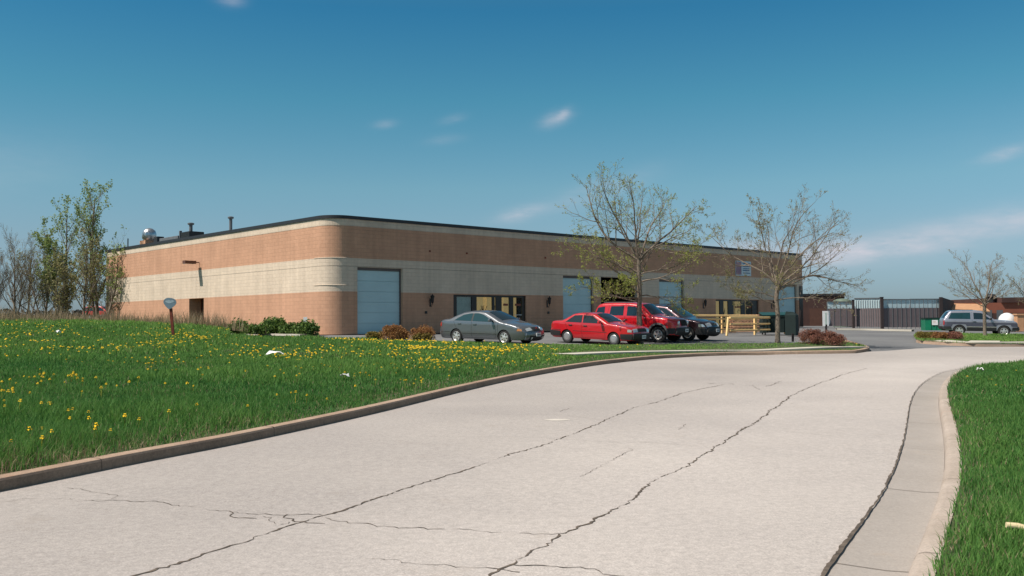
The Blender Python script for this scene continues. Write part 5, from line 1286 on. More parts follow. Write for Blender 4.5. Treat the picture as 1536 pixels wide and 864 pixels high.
# ------------------------------------------------------------------ yard fence: brown boards below, pale corrugated sheet behind and above
def fence_run(pa, pb, D0, D1_, ztop_a, ztop_b, n_ribs, label, top_dark=True, gap=0.0):
    a = Vector((xat(pa, D0), D0, 0)); b = Vector((xat(pb, D1_), D1_, 0)); a.z = hf(a.x, a.y); b.z = hf(b.x, b.y)
    L = (b-a).length; d = b-a; ang = math.atan2(d.y, d.x); L = math.hypot(d.x, d.y)
    e = empty('yard_fence', (a.x, a.y, 0), ang, label, 'fence', 'screen fence sections of the storage yard')
    za, zb = EYE+(479.0-ztop_a)*D0/F, EYE+(478.6-ztop_b)*D1_/F; zm = EYE+(479-462.3)*((D0+D1_)/2)/F
    zlo = lambda x: a.z+(b.z-a.z)*x/L
    # lower boards
    mb = MB(); k = max(3, int(L/.30))
    for i in range(k):
        x0, x1 = L*i/k+.003, L*(i+1)/k-.003; mb.box(x0, x1, -.02, .02, zlo(x0)+.12+gap+.03*rng.random(), zm)
    mb.box(0, L, .06, .09, zlo(L/2)+.4, zm-.2)
    mb.build('board_panel', M['fence_brown'], e)
    # upper sheet
    mb = MB(); k = max(6, int(L/.16)); V = []
    for i in range(k+1):
        x = L*i/k; y = .12+.006*(1 if (i//2) % 2 else 0); zt = za+(zb-za)*x/L; V += [(x, y, zlo(x)+.3), (x, y, zt)]
    mb.add(V, [(2*i, 2*i+2, 2*i+3, 2*i+1) for i in range(k)]); mb.build('sheet_panel', M['sheet_pale'], e)
    if top_dark: MB().bar((0, .08, za+.02), (L, .08, zb+.02), .07, .07).build('top_rail', M['grey_pipe'], e)
    for i in range(n_ribs+1):
        x = L*i/n_ribs; MB().bar((x, -.037, zlo(x)), (x, -.037, za+(zb-za)*x/L+(.05 if n_ribs > 7 else 0)), .035, .03).build('stay_pipe', M['grey_pipe'], e)
    return a, b, e
def yard_post(px, D0, ytop, w, label):
    x = xat(px, D0); z = hf(x, D0); zt = EYE+(479-ytop)*D0/F
    o = MB().box(-w/2, w/2, -w/2, w/2, 0, zt-z).box(-w/2-.03, w/2+.03, -w/2-.03, w/2+.03, zt-z, zt-z+.05).build('yard_post', M['fence_post']); o.location = (x, D0, z); tag(o, label, 'post', 'dark gate posts of the yard fence')
fence_run(1241, 1278.5, 84, 84, 452.0, 452.5, 4, 'lower leftmost fence section with a pale upper band, starting behind the white sign')
yard_post(1279.5, 83.6, 450, .18, 'dark post between the lowest fence section and the one with close pipes')
fence_run(1281.5, 1320, 84, 83, 447.5, 446.8, 11, 'fence section with close set vertical pipes between the two dark posts')
yard_post(1322.5, 82.5, 446.2, .22, 'thicker dark post left of the longest fence section')
fence_run(1324.5, 1365, 82.6, 83, 449.3, 449.3, 6, 'fence section right of the thicker dark post')
fence_run(1365.3, 1410.5, 83, 83.5, 449.3, 449, 7, 'fence section standing behind the bright green dumpster')
# return wall of the yard
o = MB(); A_ = Vector((xat(1410.8, 83.4), 83.4)); B_ = Vector((xat(1427, 90), 90)); za = EYE+(478.5-446.5)*83.4/F; zb = EYE+(478.5-452)*90/F
o.add([(A_.x, A_.y, .3), (B_.x, B_.y, .3), (B_.x, B_.y, zb), (A_.x, A_.y, za), (A_.x+.25, A_.y+.05, .3), (B_.x+.25, B_.y, .3), (B_.x+.25, B_.y, zb), (A_.x+.25, A_.y+.05, za)], [(0, 1, 2, 3), (4, 7, 6, 5), (3, 2, 6, 7), (0, 3, 7, 4), (1, 5, 6, 2)])
o.box(A_.x-.16, A_.x+.12, A_.y-.16, A_.y-.03, .3, za+.04)
o = o.build('yard_side_wall', M['fence_post']); tag(o, 'dark grey end wall of the yard between the fence and the tan roofed shed', 'wall')
# low brown building beyond the warehouse
D_ = 108; x0, x1 = xat(1185, D_), xat(1266.5, D_); zt = EYE+(479.4-443.5)*D_/F
e = empty('low_building', (x0, D_, 0), 0, 'low dark brown flat roofed building seen past the warehouse end', 'building')
MB().box(0, x1-x0, 0, 14, 0, zt).build('wall', M['bldg_brown'], e); MB().box(-.1, x1-x0+.1, -.12, 14.1, zt+.002, zt+.25).build('fascia', M['coping'], e)
MB().box(2.2, 4.0, -.03, -.005, .8, 2.9).build('loading_door', M['shade_brown'], e)
D_ = 96; x = xat(1263, D_); o = empty('green_cover', (x, D_, 0), 0, 'rounded grey green tarpaulin heap showing above the lowest fence section', 'tarpaulin')
zt = EYE+(479.3-447.5)*D_/F
mb = MB(); mb.lathe([(.9, .5), (.95, zt-.45), (.85, zt-.2), (.5, zt-.05), (.05, zt)], 16); q = mb.build('cover_sheet', mat('tarp_green', (.13, .17, .13), .8, var=.25), o, smooth=50)
# red brick unit and its tan roofed front at the far right
D_ = 88; e = empty('brick_unit', (xat(1426, D_), D_, 0), 0, 'red brick low unit with a tan sloping canopy behind the silver off-road car', 'building')
W_ = xat(1640, D_)-xat(1426, D_); zt = EYE+(478.3-458)*D_/F; zr = EYE+(478.3-454.5)*D_/F
MB().box(0, W_, 2.5, 16, 0, zt+.25).build('wall', M['bldg_red'], e)
xr = xat(1486, D_)-xat(1426, D_)
MB().add([(0, -.2, zt-.35), (xr*.95, -.2, zt-.55), (xr*1.1, 2.49, zt+.15), (-.2, 2.49, zt+.25), (0, -.2, zt-.45), (xr*.95, -.2, zt-.65), (xr*1.1, 2.49, zt-.05), (-.2, 2.49, zt+.0)],
         [(0, 1, 2, 3), (4, 7, 6, 5), (0, 4, 5, 1), (1, 5, 6, 2), (3, 7, 4, 0)]).build('canopy', M['awning'], e)
MB().box(.9, W_, 2.42, 2.49, 0, zt-.75).build('dark_front', M['bldg_brown'], e)
MB().box(0, 1.2, 2.30, 2.41, 0, zt-.3).build('timber_panel', M['awning'], e)
for px in (1502, 1519): MB().box(xat(px, D_)-xat(1426, D_)-.3, xat(px, D_)-xat(1426, D_)+.3, 2.38, 2.41, 1.5, 2.4).build('window', M['grey_pipe'], e)
xx = xat(1515, D_)-xat(1426, D_); MB().lathe([(.35, zt+.2), (.35, zt+.8), (.5, zt+.85), (.45, zt+1.05), (.1, zt+1.15)], 12, Matrix.Translation((xx, 3.5, 0))).build('roof_vent', M['coping'], e)
MB().box(xat(1522, D_)-xat(1426, D_), W_, 2.3, 15.9, zt+.26, zt+.75).build('parapet', M['bldg_brown'], e)
D_ = 125; e = empty('white_roofed_hall', (xat(1429, D_), D_, 0), 0, 'long white roofed hall far behind the brick unit', 'building')
zt = EYE+(478.4-453)*D_/F; zz = EYE+(478.4-446.5)*D_/F; L = xat(1484, D_)-xat(1429, D_)
MB().box(0, L, 0, 12, 0, zt).build('wall', M['sheet_pale'], e)
MB().add([(-.3, -.3, zt+.005), (L+.3, -.3, zt+.005), (L+.3, 12.3, zt+.005), (-.3, 12.3, zt+.005), (-.3, 6, zz), (L+.3, 6, zz-.5)], [(0, 1, 5, 4), (2, 3, 4, 5), (1, 2, 5), (3, 0, 4), (3, 2, 1, 0)]).build('roof', M['white'], e)
# white domed tank and the brick pier beside it
D_ = 74; x = xat(1509.5, D_); z = hf(x, D_); zt = EYE+(478-469.5)*D_/F-z
e = empty('white_tank', (x, D_, z), 0, 'white round topped tank seen over the bonnet of the silver off-road car', 'tank'); r_ = 12.3*D_/F
MB().lathe([(r_, .15), (r_, zt*.45), (r_*.97, zt*.62), (r_*.85, zt*.78), (r_*.6, zt*.91), (r_*.3, zt*.98), (.02, zt)], 28).build('shell', M['white'], e, smooth=60)
MB().lathe([(r_*.8, 0), (r_*.8, .15)], 20).build('base', M['grey_pipe'], e)
x = xat(1527.5, 73); z = hf(x, 73); o = MB().box(-.25, .25, -.25, .25, 0, 1.25).box(-.32, .32, -.32, .32, 1.252, 1.36).build('brick_pier', M['awning']); o.location = (x, 73, z); tag(o, 'orange brick pier with a cap right of the white tank', 'pier')
# chain link boundary behind the silver car
# ------------------------------------------------------------------ litter
def litter(px, py, fn, sx, sy, h, label, m_='litter', seed=0):
    p = on(px, py, fn); r2 = np.random.default_rng(seed); mb = MB(); n = 7; V = []
    for i in range(n):
        for j in range(4): V.append((sx*(i/(n-1)-.5)*(1+.15*r2.normal()), sy*(j/3-.5)*(1+.3*r2.normal()), h*r2.random()*(1 if 0 < i < n-1 else .4)))
    mb.add(V, [(i*4+j, i*4+j+1, (i+1)*4+j+1, (i+1)*4+j) for i in range(n-1) for j in range(3)])
    o = mb.build('litter', M[m_], smooth=60); o.location = (p.x, p.y, p.z+.12 if fn is Gf else p.z+.03); o.rotation_euler = (0, 0, r2.uniform(-.3, .3)); tag(o, label, 'litter'); return o
litter(412, 538.5, Gf, .50, .28, .13, 'crumpled white plastic bag lying among dandelions in the field', seed=1)
litter(516, 573, Gf, .20, .14, .08, 'small white scrap in the grass near the kerb', seed=2)
litter(87, 504, Gf, .16, .2, .12, 'tiny pale scrap far back at the left of the field', seed=3)
litter(1470, 557.5, Kz, .16, .12, .09, 'white paper cup scrap near the bend of the right verge', seed=4)
p = on(1527, 809, Kz); o = MB().tube([(-.07, 0, 0), (.0, .008, .004), (.07, 0, 0)], [.019, .021, .018], 12).build('paper_cup', mat('cream_paper', (.72, .58, .35), .7)); o.location = (p.x, p.y, p.z+.085); o.rotation_euler = (0, R(8), R(-15)); tag(o, 'cream coloured cup lying in the near right verge grass', 'cup')

# ------------------------------------------------------------------ trees and shrubs
def leaf_cloud(name, P, size, material, parent, r2, flat=0.0, elong=1.0):
    """P (n,3) centres -> one small bent leaf quad each"""
    n = len(P); a = r2.normal(size=(n, 3)); a[:, 2] *= (1-flat); a /= np.linalg.norm(a, axis=1)[:, None]
    b = r2.normal(size=(n, 3)); b -= a*(a*b).sum(1)[:, None]; b /= np.linalg.norm(b, axis=1)[:, None]
    s = (size*r2.uniform(.55, 1.3, n))[:, None]
    V = np.stack([P-a*s*.5*elong, P+b*s*.36, P+a*s*.5*elong, P-b*s*.36], 1).reshape(-1, 3)
    i = np.arange(n)*4; Fq = np.stack([i, i+1, i+2, i+3], -1)
    o = np_mesh(name, V, Fq, material, parent); t = r2.random(n); point_attr(o, 'tint', np.repeat(t, 4)); return o

class Tree:
    def __init__(s, seed, up=.25, wob=.16, bias=(0, 0, 0)):
        s.r = np.random.default_rng(seed); s.wood = MB(); s.twig = MB(); s.leaf = []; s.up = up; s.wob = wob; s.bias = Vector(bias)
    def perp(s, d, ang, az):
        d = d.normalized(); u = d.cross(Vector((0, 0, 1)) if abs(d.z) < .9 else Vector((1, 0, 0))).normalized(); v = d.cross(u)
        return (d*math.cos(ang) + (u*math.cos(az)+v*math.sin(az))*math.sin(ang)).normalized()
    def branch(s, p, d, L, r, lev, spec):
        n = [9, 8, 6, 5, 3][min(lev, 4)]; pts = [p.copy()]; rad = [r]; d = d.normalized()
        for i in range(n):
            w = Vector(s.r.normal(size=3))*s.wob*(.7 if lev == 0 else 1)
            d = (d + w + Vector((0, 0, s.up*(.5 if lev == 1 else .8)/n*2)) + s.bias*(.5/n)).normalized()
            p = p + d*(L/n); pts.append(p.copy()); rad.append(max(.0035, r*(1-.80*(i+1)/n)))
        (s.wood if lev <= 1 else s.twig).tube(pts, rad, [8, 6, 4, 3, 3][min(lev, 4)], cap=False)
        if lev < spec['depth']:
            k = spec['n'][lev]; 
            for j in range(k):
                t = spec.get('t0', .22)+(1-spec.get('t0', .22))*(j+s.r.random())/k; f = t*n; i = min(int(f), n-1); q = pts[i].lerp(pts[i+1], f-i)
                dd = s.perp(pts[i+1]-pts[i], R(s.r.uniform(*spec['ang'])), s.r.uniform(0, 6.283))
                s.branch(q, dd, L*spec['ratio'][lev]*(1.15-.65*t)*s.r.uniform(.7, 1.25), max(.004, rad[i]*.5), lev+1, spec)
        if lev >= spec['depth']-spec.get('leaflev', 1)+0:
            m = spec['leaves']; 
            for j in range(s.r.poisson(m)):
                f = s.r.random()**.7*n; i = min(int(f), n-1); q = pts[i].lerp(pts[i+1], f-i)
                for _ in range(spec.get('clump', 3)): s.leaf.append(q+Vector(s.r.normal(size=3))*spec.get('spread', .04))
    def finish(s, name, base, label, group, cat='tree', leafmat='leaf_spring', size=.05, thin=None, bark='bark'):
        e = empty(name, base, 0, label, cat, group)
        s.wood.build('trunk', M[bark], e, smooth=60)
        tw = s.twig.build('crown', M['twig'], e)
        P = np.array([tuple(q) for q in s.leaf]) if s.leaf else np.zeros((0, 3))
        if thin is not None and len(P): P = P[thin(P, s.r)]
        if len(P): leaf_cloud('leaves', P, size, M[leafmat], tw, s.r)
        return e

# young honey locust in front of the open bay: straight trunk, low side limbs, fork into a fan
def locust(seed, limbs, trunk_pts, trunk_r, spec, **kw):
    T = Tree(seed, up=kw.pop('up', .22), wob=kw.pop('wob', .13), bias=kw.pop('bias', (0, 0, 0)))
    T.wood.tube(trunk_pts, trunk_r, 12, cap=False)
    for (z, az, el, L, r) in limbs:
        # point on trunk at height z
        for a, b in zip(trunk_pts[:-1], trunk_pts[1:]):
            if a[2] <= z <= b[2]: p = Vector(a).lerp(Vector(b), (z-a[2])/(b[2]-a[2]))
        d = Vector((math.cos(R(az))*math.cos(R(el)), math.sin(R(az))*math.cos(R(el)), math.sin(R(el))))
        T.branch(p, d, L, r, 1, spec)
    return T
specL = dict(depth=4, n=[0, 9, 6, 4], ratio=[0, .48, .50, .48], ang=(22, 58), leaves=2.6, leaflev=1, clump=3, spread=.035)
p = on(960, 513.5, Gf)
tp = [(0, 0, -.1), (.01, 0, .15), (-.02, 0, 1.2), (.02, .02, 2.2), (-.02, 0, 3.0), (.0, 0, 3.62)]
limbs = [(1.75, 185, 12, 2.0, .030), (1.95, 200, 8, 3.0, .038), (2.05, 10, 14, 2.7, .034), (2.0, 100, 15, 2.2, .03), (2.1, 265, 10, 2.2, .03), (2.5, 170, 28, 3.2, .042), (2.65, -12, 26, 3.0, .04), (2.7, 60, 30, 2.6, .034), (2.9, 235, 32, 2.6, .034), (3.05, 190, 38, 3.3, .042), (3.0, 0, 24, 3.2, .036),
         (3.6, 172, 44, 4.5, .068), (3.6, 190, 58, 4.1, .05), (3.62, 8, 46, 3.6, .062), (3.61, 95, 66, 3.6, .05), (3.61, 255, 66, 3.7, .05), (3.62, 20, 74, 3.6, .05), (3.5, 150, 72, 3.6, .045), (3.4, -35, 42, 3.0, .045)]
T = locust(12, limbs, tp, [.175, .135, .11, .10, .092, .085], specL, up=.19, bias=(-.13, 0, 0))
def thinL(P, r): 
    # leafing first on the low left side
    w = np.clip(.45+.05*np.exp(-((P[:, 2]-2.1)/.7)**2)*(P[:, 0] < .3)-.04*P[:, 2], .15, 1); return r.random(len(P)) < w
T.finish('street_tree', p, 'tall young tree just in leaf with a fan crown, trunk before the red cars', 'young trees leafing on the verge', size=.06, thin=thinL)
# second tree leans its crown to the right
p = on(1166.5, 514, Gf)
tp = [(0, 0, -.1), (0, 0, .15), (.03, 0, 1.2), (-.02, .02, 2.0), (.05, 0, 2.5)]
limbs = [(1.6, 195, 30, 2.6, .032), (1.9, -8, 8, 3.0, .034), (2.0, 170, 12, 2.2, .03), (2.1, 80, 20, 2.4, .03), (2.2, 255, 25, 2.6, .034), (2.3, 2, 14, 3.6, .045), (2.4, 10, 28, 4.2, .055), (2.45, -12, 38, 4.0, .05), (2.5, 176, 55, 3.9, .05), (2.5, 100, 64, 3.4, .045), (2.5, 262, 60, 3.4, .045), (2.5, 12, 62, 4.2, .055), (2.5, 30, 78, 4.1, .05), (2.45, 160, 74, 3.8, .045)]
T = locust(23, limbs, tp, [.15, .115, .10, .10, .095], dict(specL, leaves=1.7), up=.18, bias=(.18, 0, 0))
T.finish('street_tree', p, 'smaller nearly bare tree with limbs swept right, before the dark dumpster', 'young trees leafing on the verge', size=.055, leafmat='leaf_bud', thin=lambda P, r: r.random(len(P)) < np.where(P[:, 0] < 0, .55, .18))
# bare trees at the far right
specB = dict(depth=4, n=[0, 8, 6, 4], ratio=[0, .46, .50, .5], ang=(20, 55), leaves=.8, leaflev=0, clump=1, spread=.03)
p = on(1477.5, 504.5, Fz)
tp = [(0, 0, -.1), (0, 0, .15), (.0, 0, 1.2), (.03, 0, 2.0)]
limbs = [(1.7, 185, 22, 2.3, .032), (1.75, 5, 22, 2.0, .03), (1.9, 170, 40, 2.4, .04), (1.9, -5, 40, 2.5, .04), (2.0, 160, 62, 3.0, .05), (2.0, 10, 58, 3.1, .05), (1.95, 90, 50, 2.2, .03), (1.95, 265, 50, 2.2, .03), (1.8, 230, 30, 2.0, .03), (1.8, 320, 30, 2.0, .03)]
T = locust(31, limbs, tp, [.14, .10, .09, .10], specB, up=.25)
T.finish('bare_tree', p, 'bare small tree with a forked trunk standing before the silver car', 'bare young trees by the yard', size=.05, leafmat='leaf_bud')
D_ = 58; x = xat(1562, D_)
T = locust(37, limbs, tp, [.14, .10, .09, .10], specB, up=.25)
T.finish('bare_tree', (x, D_, hf(x, D_)+.1), 'bare small tree cut by the picture edge, trunk out of view', 'bare young trees by the yard', size=.05, leafmat='leaf_bud')

# poplars at the back left of the field
specP = dict(depth=3, n=[17, 6, 3], ratio=[.30, .50, .55], ang=(22, 48), leaves=1.5, leaflev=1, clump=3, spread=.10, t0=.12)
def upright(seed, px, D_, ytop, label, spec, leafmat, lean=(0, 0), size=.11, group='leafing trees beside the warehouse', name='poplar_tree', base=None, stems=1, thin=None, rr=.016, wid=1.0, up=.55):
    x = xat(px, D_); z = gf(x, D_); h = EYE+(488.7-.00736*px-ytop)*D_/F-z
    T = Tree(seed, up=up, wob=.09)
    for k in range(stems):
        hh = h*(1-.14*k); a = T.r.uniform(0, 6.28) if k else 0
        d = Vector((lean[0]+(.28*math.cos(a) if k else 0), lean[1]+(.2*math.sin(a) if k else 0), 1))
        T.branch(Vector((.1*k*math.cos(a), .1*k*math.sin(a), -.15)), d, hh*.97, hh*rr*(1-.2*k), 0, dict(spec, ratio=[spec['ratio'][0]*wid]+spec['ratio'][1:]))
    T.finish(name, (x, D_, z), label, group, leafmat=leafmat, size=size, thin=thin)
upright(41, 147, 77, 289, 'tallest of the left hand trees, slender and leafy against the sky', specP, 'leaf_poplar', stems=2, size=.15, wid=1.4)
upright(42, 100, 74, 320, 'leafy multi stemmed tree left of the tallest one', dict(specP, leaves=1.4), 'leaf_poplar', stems=3, size=.15, wid=1.3)
upright(43, 124, 72, 348, 'olive leafed lower tree crowded between the two taller ones', dict(specP, leaves=.65), 'leaf_bud', stems=3, size=.14, wid=1.1, lean=(.1, 0))
upright(44, 66, 74, 358, 'brown green half leafed tree left of the leafy ones', dict(specP, leaves=.5), 'leaf_bud', stems=3, size=.13, wid=1.1)
upright(45, 158, 71.5, 376, 'low leafy branches overlapping the sunlit wall edge', dict(specP, leaves=.5), 'leaf_poplar', lean=(.34, -.12), stems=2, size=.15, wid=1.5)
upright(46, 84, 58, 385, 'small brushy sapling clump in front of the left hand trees', dict(specP, leaves=.5), 'leaf_bud', stems=4, size=.12, wid=1.3, rr=.012)
specN = dict(depth=3, n=[16, 8, 6], ratio=[.38, .52, .55], ang=(20, 46), leaves=.5, leaflev=0, clump=1, spread=.05, t0=.15)
upright(51, 22, 72, 362, 'grey bare tree second from the left edge', specN, 'leaf_bud', stems=2, size=.08, wid=1.2, name='bare_tree', group='bare grey trees at the far left')
upright(52, -6, 70, 368, 'grey bare tree at the very left edge', specN, 'leaf_bud', stems=3, size=.08, wid=1.2, name='bare_tree', group='bare grey trees at the far left')
upright(53, 44, 76, 372, 'grey bare tree partly behind the brown green one', specN, 'leaf_bud', stems=3, size=.08, wid=1.2, name='bare_tree', group='bare grey trees at the far left')
# distant wood line
r2 = np.random.default_rng(5); X_ = r2.uniform(-330, -60, 26000); Y_ = 330+r2.normal(0, 14, 26000); hh = (3.5+4.5*vnoise(X_, Y_, 22, 77)); Z_ = .5+hh*r2.random(26000)**.8
o = leaf_cloud('distant_woods', np.c_[X_, Y_, Z_], 1.5, M['leaf_far'] if 'leaf_far' in M else mat_leaf('far_wood', (.05, .045, .04), (.13, .11, .09), .1), None, r2); tag(o, kind='stuff')

# shrubs: twiggy mound of small leaves
def shrub(seed, px, py, D_, wpx, hpx, material, label, group, fn=Gf, n=2600, size=.05, depth=.8, spiky=0.0, name='shrub'):
    x = xat(px, D_); z = float(fn(np.array([x]), np.array([D_]))[0]); sc = D_/F; w = wpx*sc/2; h = EYE+(488.7-.00736*px-(py-hpx))*sc-z
    r2 = np.random.default_rng(seed); e = empty(name, (x, D_, z), 0, label, 'shrub', group)
    k = 26; A = r2.uniform(0, 6.28, k); rr = np.sqrt(r2.random(k)); 
    cz = h*(.35+.45*r2.random(k))*(1-.25*rr**2); C_ = np.c_[np.cos(A)*rr*w*.72, np.sin(A)*rr*w*.72*depth, cz]; S_ = h*r2.uniform(.16, .34, k)
    m = r2.integers(0, k, n); v = r2.normal(size=(n, 3)); v /= np.linalg.norm(v, axis=1)[:, None]; v *= (r2.random(n)**.33)[:, None]
    P = C_[m]+v*S_[m][:, None]*np.array([1.15, 1.0, .95])
    low = r2.random(n) < .22; P[low] = np.c_[r2.normal(0, w*.5, low.sum()), r2.normal(0, w*.5*depth, low.sum()), r2.uniform(.02, h*.5, low.sum())]
    if spiky: 
        sp = r2.random(n) < spiky; P[sp] = P[sp]*np.array([1.0, 1.0, 1.0])+np.c_[v[sp][:, 0]*S_[m][sp]*.9, v[sp][:, 1]*S_[m][sp]*.9, np.abs(v[sp][:, 2])*S_[m][sp]*.8]
    P = P[(P[:, 2] > .01) & (np.abs(P[:, 0]) < w*1.1)]
    mb = MB()
    for i in range(34):
        a = r2.uniform(0, 6.28); q = C_[r2.integers(0, k)]; mb.tube([(math.cos(a)*.08*w, math.sin(a)*.08, 0), (q[0]*.55, q[1]*.55, q[2]*.5), (q[0]*1.1, q[1]*1.1, min(h*.98, q[2]*1.12))], [.014, .010, .005], 4, cap=False)
    mb.build('stem', M['twig'], e); leaf_cloud('foliage', P, size, material, e, r2, elong=1.3 if spiky else 1.0)
    return e
g1 = 'green junipers along the sunlit wall'
shrub(61, 343, 499, 50.5, 30, 12, M['leaf_juniper'], 'low sparse juniper nearest the side door', g1, n=1800, size=.12, spiky=.3, name='juniper')
shrub(62, 361, 500, 51.5, 24, 21, M['leaf_juniper'], 'round dark topped juniper second from the side door', g1, n=2600, size=.11, spiky=.3, name='juniper')
shrub(63, 384, 502.5, 50.0, 40, 16, M['leaf_juniper'], 'wide low juniper in the middle of the row', g1, n=3200, size=.12, spiky=.4, name='juniper')
shrub(64, 411, 502, 50.8, 36, 24, M['leaf_juniper'], 'tallest juniper with upswept tips', g1, n=3600, size=.12, spiky=.5, name='juniper')
shrub(65, 435, 503, 50.0, 32, 17, M['leaf_juniper'], 'low juniper between the tallest and the corner one', g1, n=2800, size=.12, spiky=.4, name='juniper')
shrub(66, 459, 503, 49.6, 38, 20, M['leaf_juniper'], 'wide juniper nearest the rounded corner', g1, n=3400, size=.12, spiky=.5, name='juniper')
g2 = 'rust coloured shrubs by the first garage door'
shrub(71, 562, 510.5, 44.0, 28, 16, M['leaf_yellow'], 'small olive yellow shrub left of the rusty ones', g2, n=2600, size=.07)
shrub(72, 592, 511.5, 43.6, 44, 26.5, M['leaf_rust'], 'largest rusty brown mounded shrub', g2, n=12350, size=.05)
shrub(73, 632, 511.8, 43.0, 39, 25.0, M['leaf_rust'], 'rusty shrub nearest the grey sedan', g2, n=9880, size=.05)
shrub(74, 633, 512.2, 42.6, 34, 14, M['leaf_yellow'], 'yellow green skirt of leaves under the rusty shrub nearest the sedan', g2, n=2000, size=.07)
g3 = 'maroon shrubs at the driveway'
shrub(81, 1222, 515.5, 41.6, 50, 25, M['leaf_maroon'], 'large maroon shrub at the island end', g3, n=13000, size=.038)
shrub(82, 1250, 516.5, 41.2, 34, 22, M['leaf_maroon'], 'smaller maroon shrub nearest the driveway corner', g3, n=8000, size=.038)
shrub(83, 1387, 512.5, 50.5, 30, 17, M['leaf_yellow'], 'olive brown shrub at the left end of the bed across the driveway', g3, fn=Fz, n=5760, size=.052)
shrub(84, 1409, 513.5, 50.0, 30, 17, M['leaf_rust'], 'rust brown shrub under the bright green dumpster', g3, fn=Fz, n=6080, size=.052)
shrub(85, 1430, 514.5, 49.8, 28, 18, M['leaf_maroon'], 'red brown shrub at the right end, before the silver car', g3, fn=Fz, n=6080, size=.052)

# ------------------------------------------------------------------ sun, sky, view
SUN_AZ, SUN_EL = R(-116), R(53)      # azimuth from the view direction (+Y), clockwise
sdir = Vector((math.sin(SUN_AZ)*math.cos(SUN_EL), math.cos(SUN_AZ)*math.cos(SUN_EL), math.sin(SUN_EL)))
sl = bpy.data.lights.new('sun', 'SUN'); sl.energy = 5.0; sl.angle = R(.55); sl.color = (1.0, .93, .84)
so_ = bpy.data.objects.new('sun', sl); COL.objects.link(so_); so_.rotation_euler = (-sdir).to_track_quat('-Z', 'Y').to_euler(); so_.location = sdir*60
# colour of the air by height, matching the film's blue; warmth added overhead, out of view, to warm the shaded front
SK0, SK1, SK2, SK3 = (.50, .66, .93), (.61, .88, .86), (.20, .73, .84), (1.0, .87, .62)
w = bpy.data.worlds.new('World'); scene.world = w; w.use_nodes = True; nt = w.node_tree; L = nt.links
bg = nt.nodes['Background']; bg.inputs[1].default_value = .10
sky = nd(nt, 'ShaderNodeTexSky', sky_type='NISHITA'); sky.sun_disc = False; sky.sun_elevation = SUN_EL; sky.sun_rotation = SUN_AZ % (2*math.pi)
sky.air_density = 1.0; sky.dust_density = .9; sky.ozone_density = 2.2; sky.altitude = 200
tc = nd(nt, 'ShaderNodeTexCoord'); sx = nd(nt, 'ShaderNodeSeparateXYZ'); L.new(tc.outputs['Generated'], sx.inputs[0])
def mth(op, a, b=None, c=None):
    n = nd(nt, 'ShaderNodeMath', operation=op)
    for i, v in enumerate((a, b, c)):
        if v is None: continue
        if isinstance(v, (int, float)): n.inputs[i].default_value = v
        else: L.new(v, n.inputs[i])
    return n.outputs[0]
az = mth('ARCTAN2', sx.outputs[0], sx.outputs[1]); el = mth('ARCSINE', sx.outputs[2])
cmb = nd(nt, 'ShaderNodeCombineXYZ'); L.new(mth('MULTIPLY', az, 9.0), cmb.inputs[0]); L.new(mth('MULTIPLY', el, 30.0), cmb.inputs[1])
n1 = nd(nt, 'ShaderNodeTexNoise'); n1.inputs['Scale'].default_value = 1.6; n1.inputs['Detail'].default_value = 7; n1.inputs['Roughness'].default_value = .62; L.new(cmb.outputs[0], n1.inputs['Vector'])
total = None
def cloud(px, py, sx_, sy_, tilt, amp):
    """thin cloud at the bearing and height of a point seen in the sky"""
    global total
    d = ray(px, py).normalized(); a0 = math.atan2(d.x, d.y); e0 = math.asin(d.z)
    da = mth('SUBTRACT', az, a0); de = mth('SUBTRACT', el, e0)
    de2 = mth('SUBTRACT', de, mth('MULTIPLY', da, tilt))
    q = mth('ADD', mth('POWER', mth('ABSOLUTE', mth('DIVIDE', da, sx_/F)), 2.0), mth('POWER', mth('ABSOLUTE', mth('DIVIDE', de2, sy_/F)), 2.0))
    g = mth('MULTIPLY', mth('EXPONENT', mth('MULTIPLY', q, -1.0)), amp)
    total = g if total is None else mth('ADD', total, g)
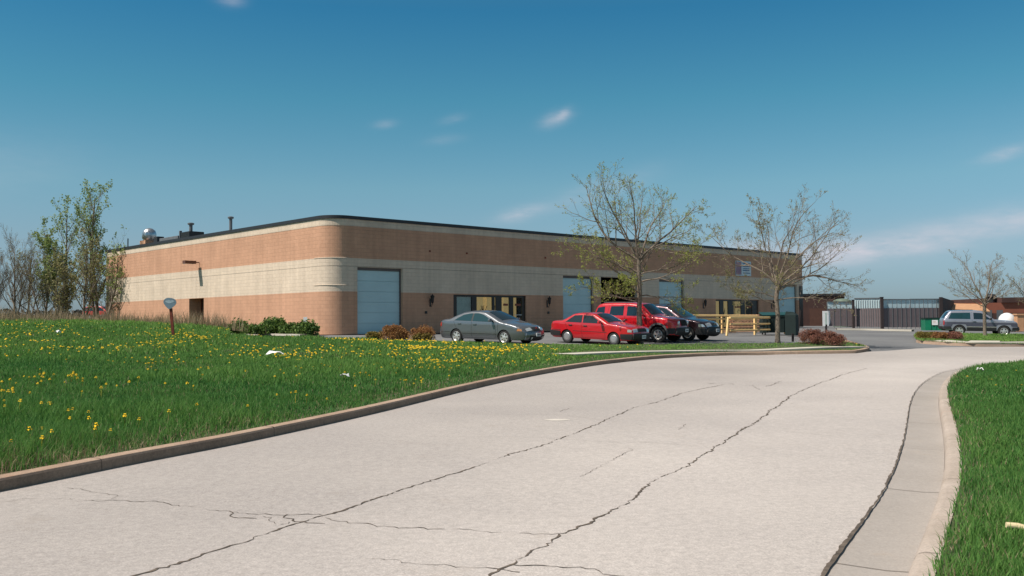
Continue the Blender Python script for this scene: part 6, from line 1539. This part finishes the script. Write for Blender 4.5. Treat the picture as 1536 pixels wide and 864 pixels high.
cloud(834, 178, 20, 10, .25, .62); cloud(846, 170, 9, 7, .5, .4); cloud(576, 186, 16, 6, .1, .22); cloud(680, 178, 18, 6, .2, .22); cloud(665, 210, 26, 7, .1, .14); cloud(345, -2, 18, 9, 0, .55)
cloud(1420, 352, 200, 19, .16, .72); cloud(1270, 376, 90, 14, .05, .75); cloud(1120, 372, 60, 10, 0, .55); cloud(778, 321, 32, 10, .2, .65); cloud(1505, 232, 28, 8, .2, .5); cloud(900, 285, 70, 16, .3, .3)
cloud(-700, 250, 300, 40, .1, .9); cloud(2400, 200, 300, 40, -.1, .9)
nz = nd(nt, 'ShaderNodeMapRange'); nz.inputs[1].default_value = .33; nz.inputs[2].default_value = .68; L.new(n1.outputs[0], nz.inputs[0])
fac = mth('MINIMUM', mth('MULTIPLY', total, mth('MULTIPLY_ADD', nz.outputs[0], .75, .25)), .8)
ramp = nd(nt, 'ShaderNodeValToRGB'); cr_ = ramp.color_ramp
L.new(mth('DIVIDE', el, 1.0), ramp.inputs[0])
for pos, col in ((0.0, SK0), (.035, (.54, .70, .92)), (.08, (.64, .77, .86)), (.14, SK1), (.23, (.36, .85, .84)), (.32, SK2), (.65, SK3)):
    e_ = cr_.elements.new(pos); e_.color = (*col, 1)
cr_.elements.remove(cr_.elements[0]); cr_.elements.remove(cr_.elements[-1])
tint = nd(nt, 'ShaderNodeMix', data_type='RGBA', blend_type='MULTIPLY'); tint.inputs[0].default_value = 1; L.new(ramp.outputs[0], tint.inputs[7])
L.new(sky.outputs[0], tint.inputs[6])
mx = nd(nt, 'ShaderNodeMix', data_type='RGBA'); L.new(fac, mx.inputs[0]); L.new(tint.outputs[2], mx.inputs[6]); mx.inputs[7].default_value = (6.2, 6.0, 6.6, 1)
L.new(mx.outputs[2], bg.inputs[0])
vs = scene.view_settings; vs.view_transform = 'Standard'; vs.look = 'None'; vs.gamma = 1; vs.use_curve_mapping = False; vs.exposure = .1
scene.render.engine = 'CYCLES'; scene.cycles.max_bounces = 6; scene.cycles.transparent_max_bounces = 8; scene.cycles.use_denoising = True
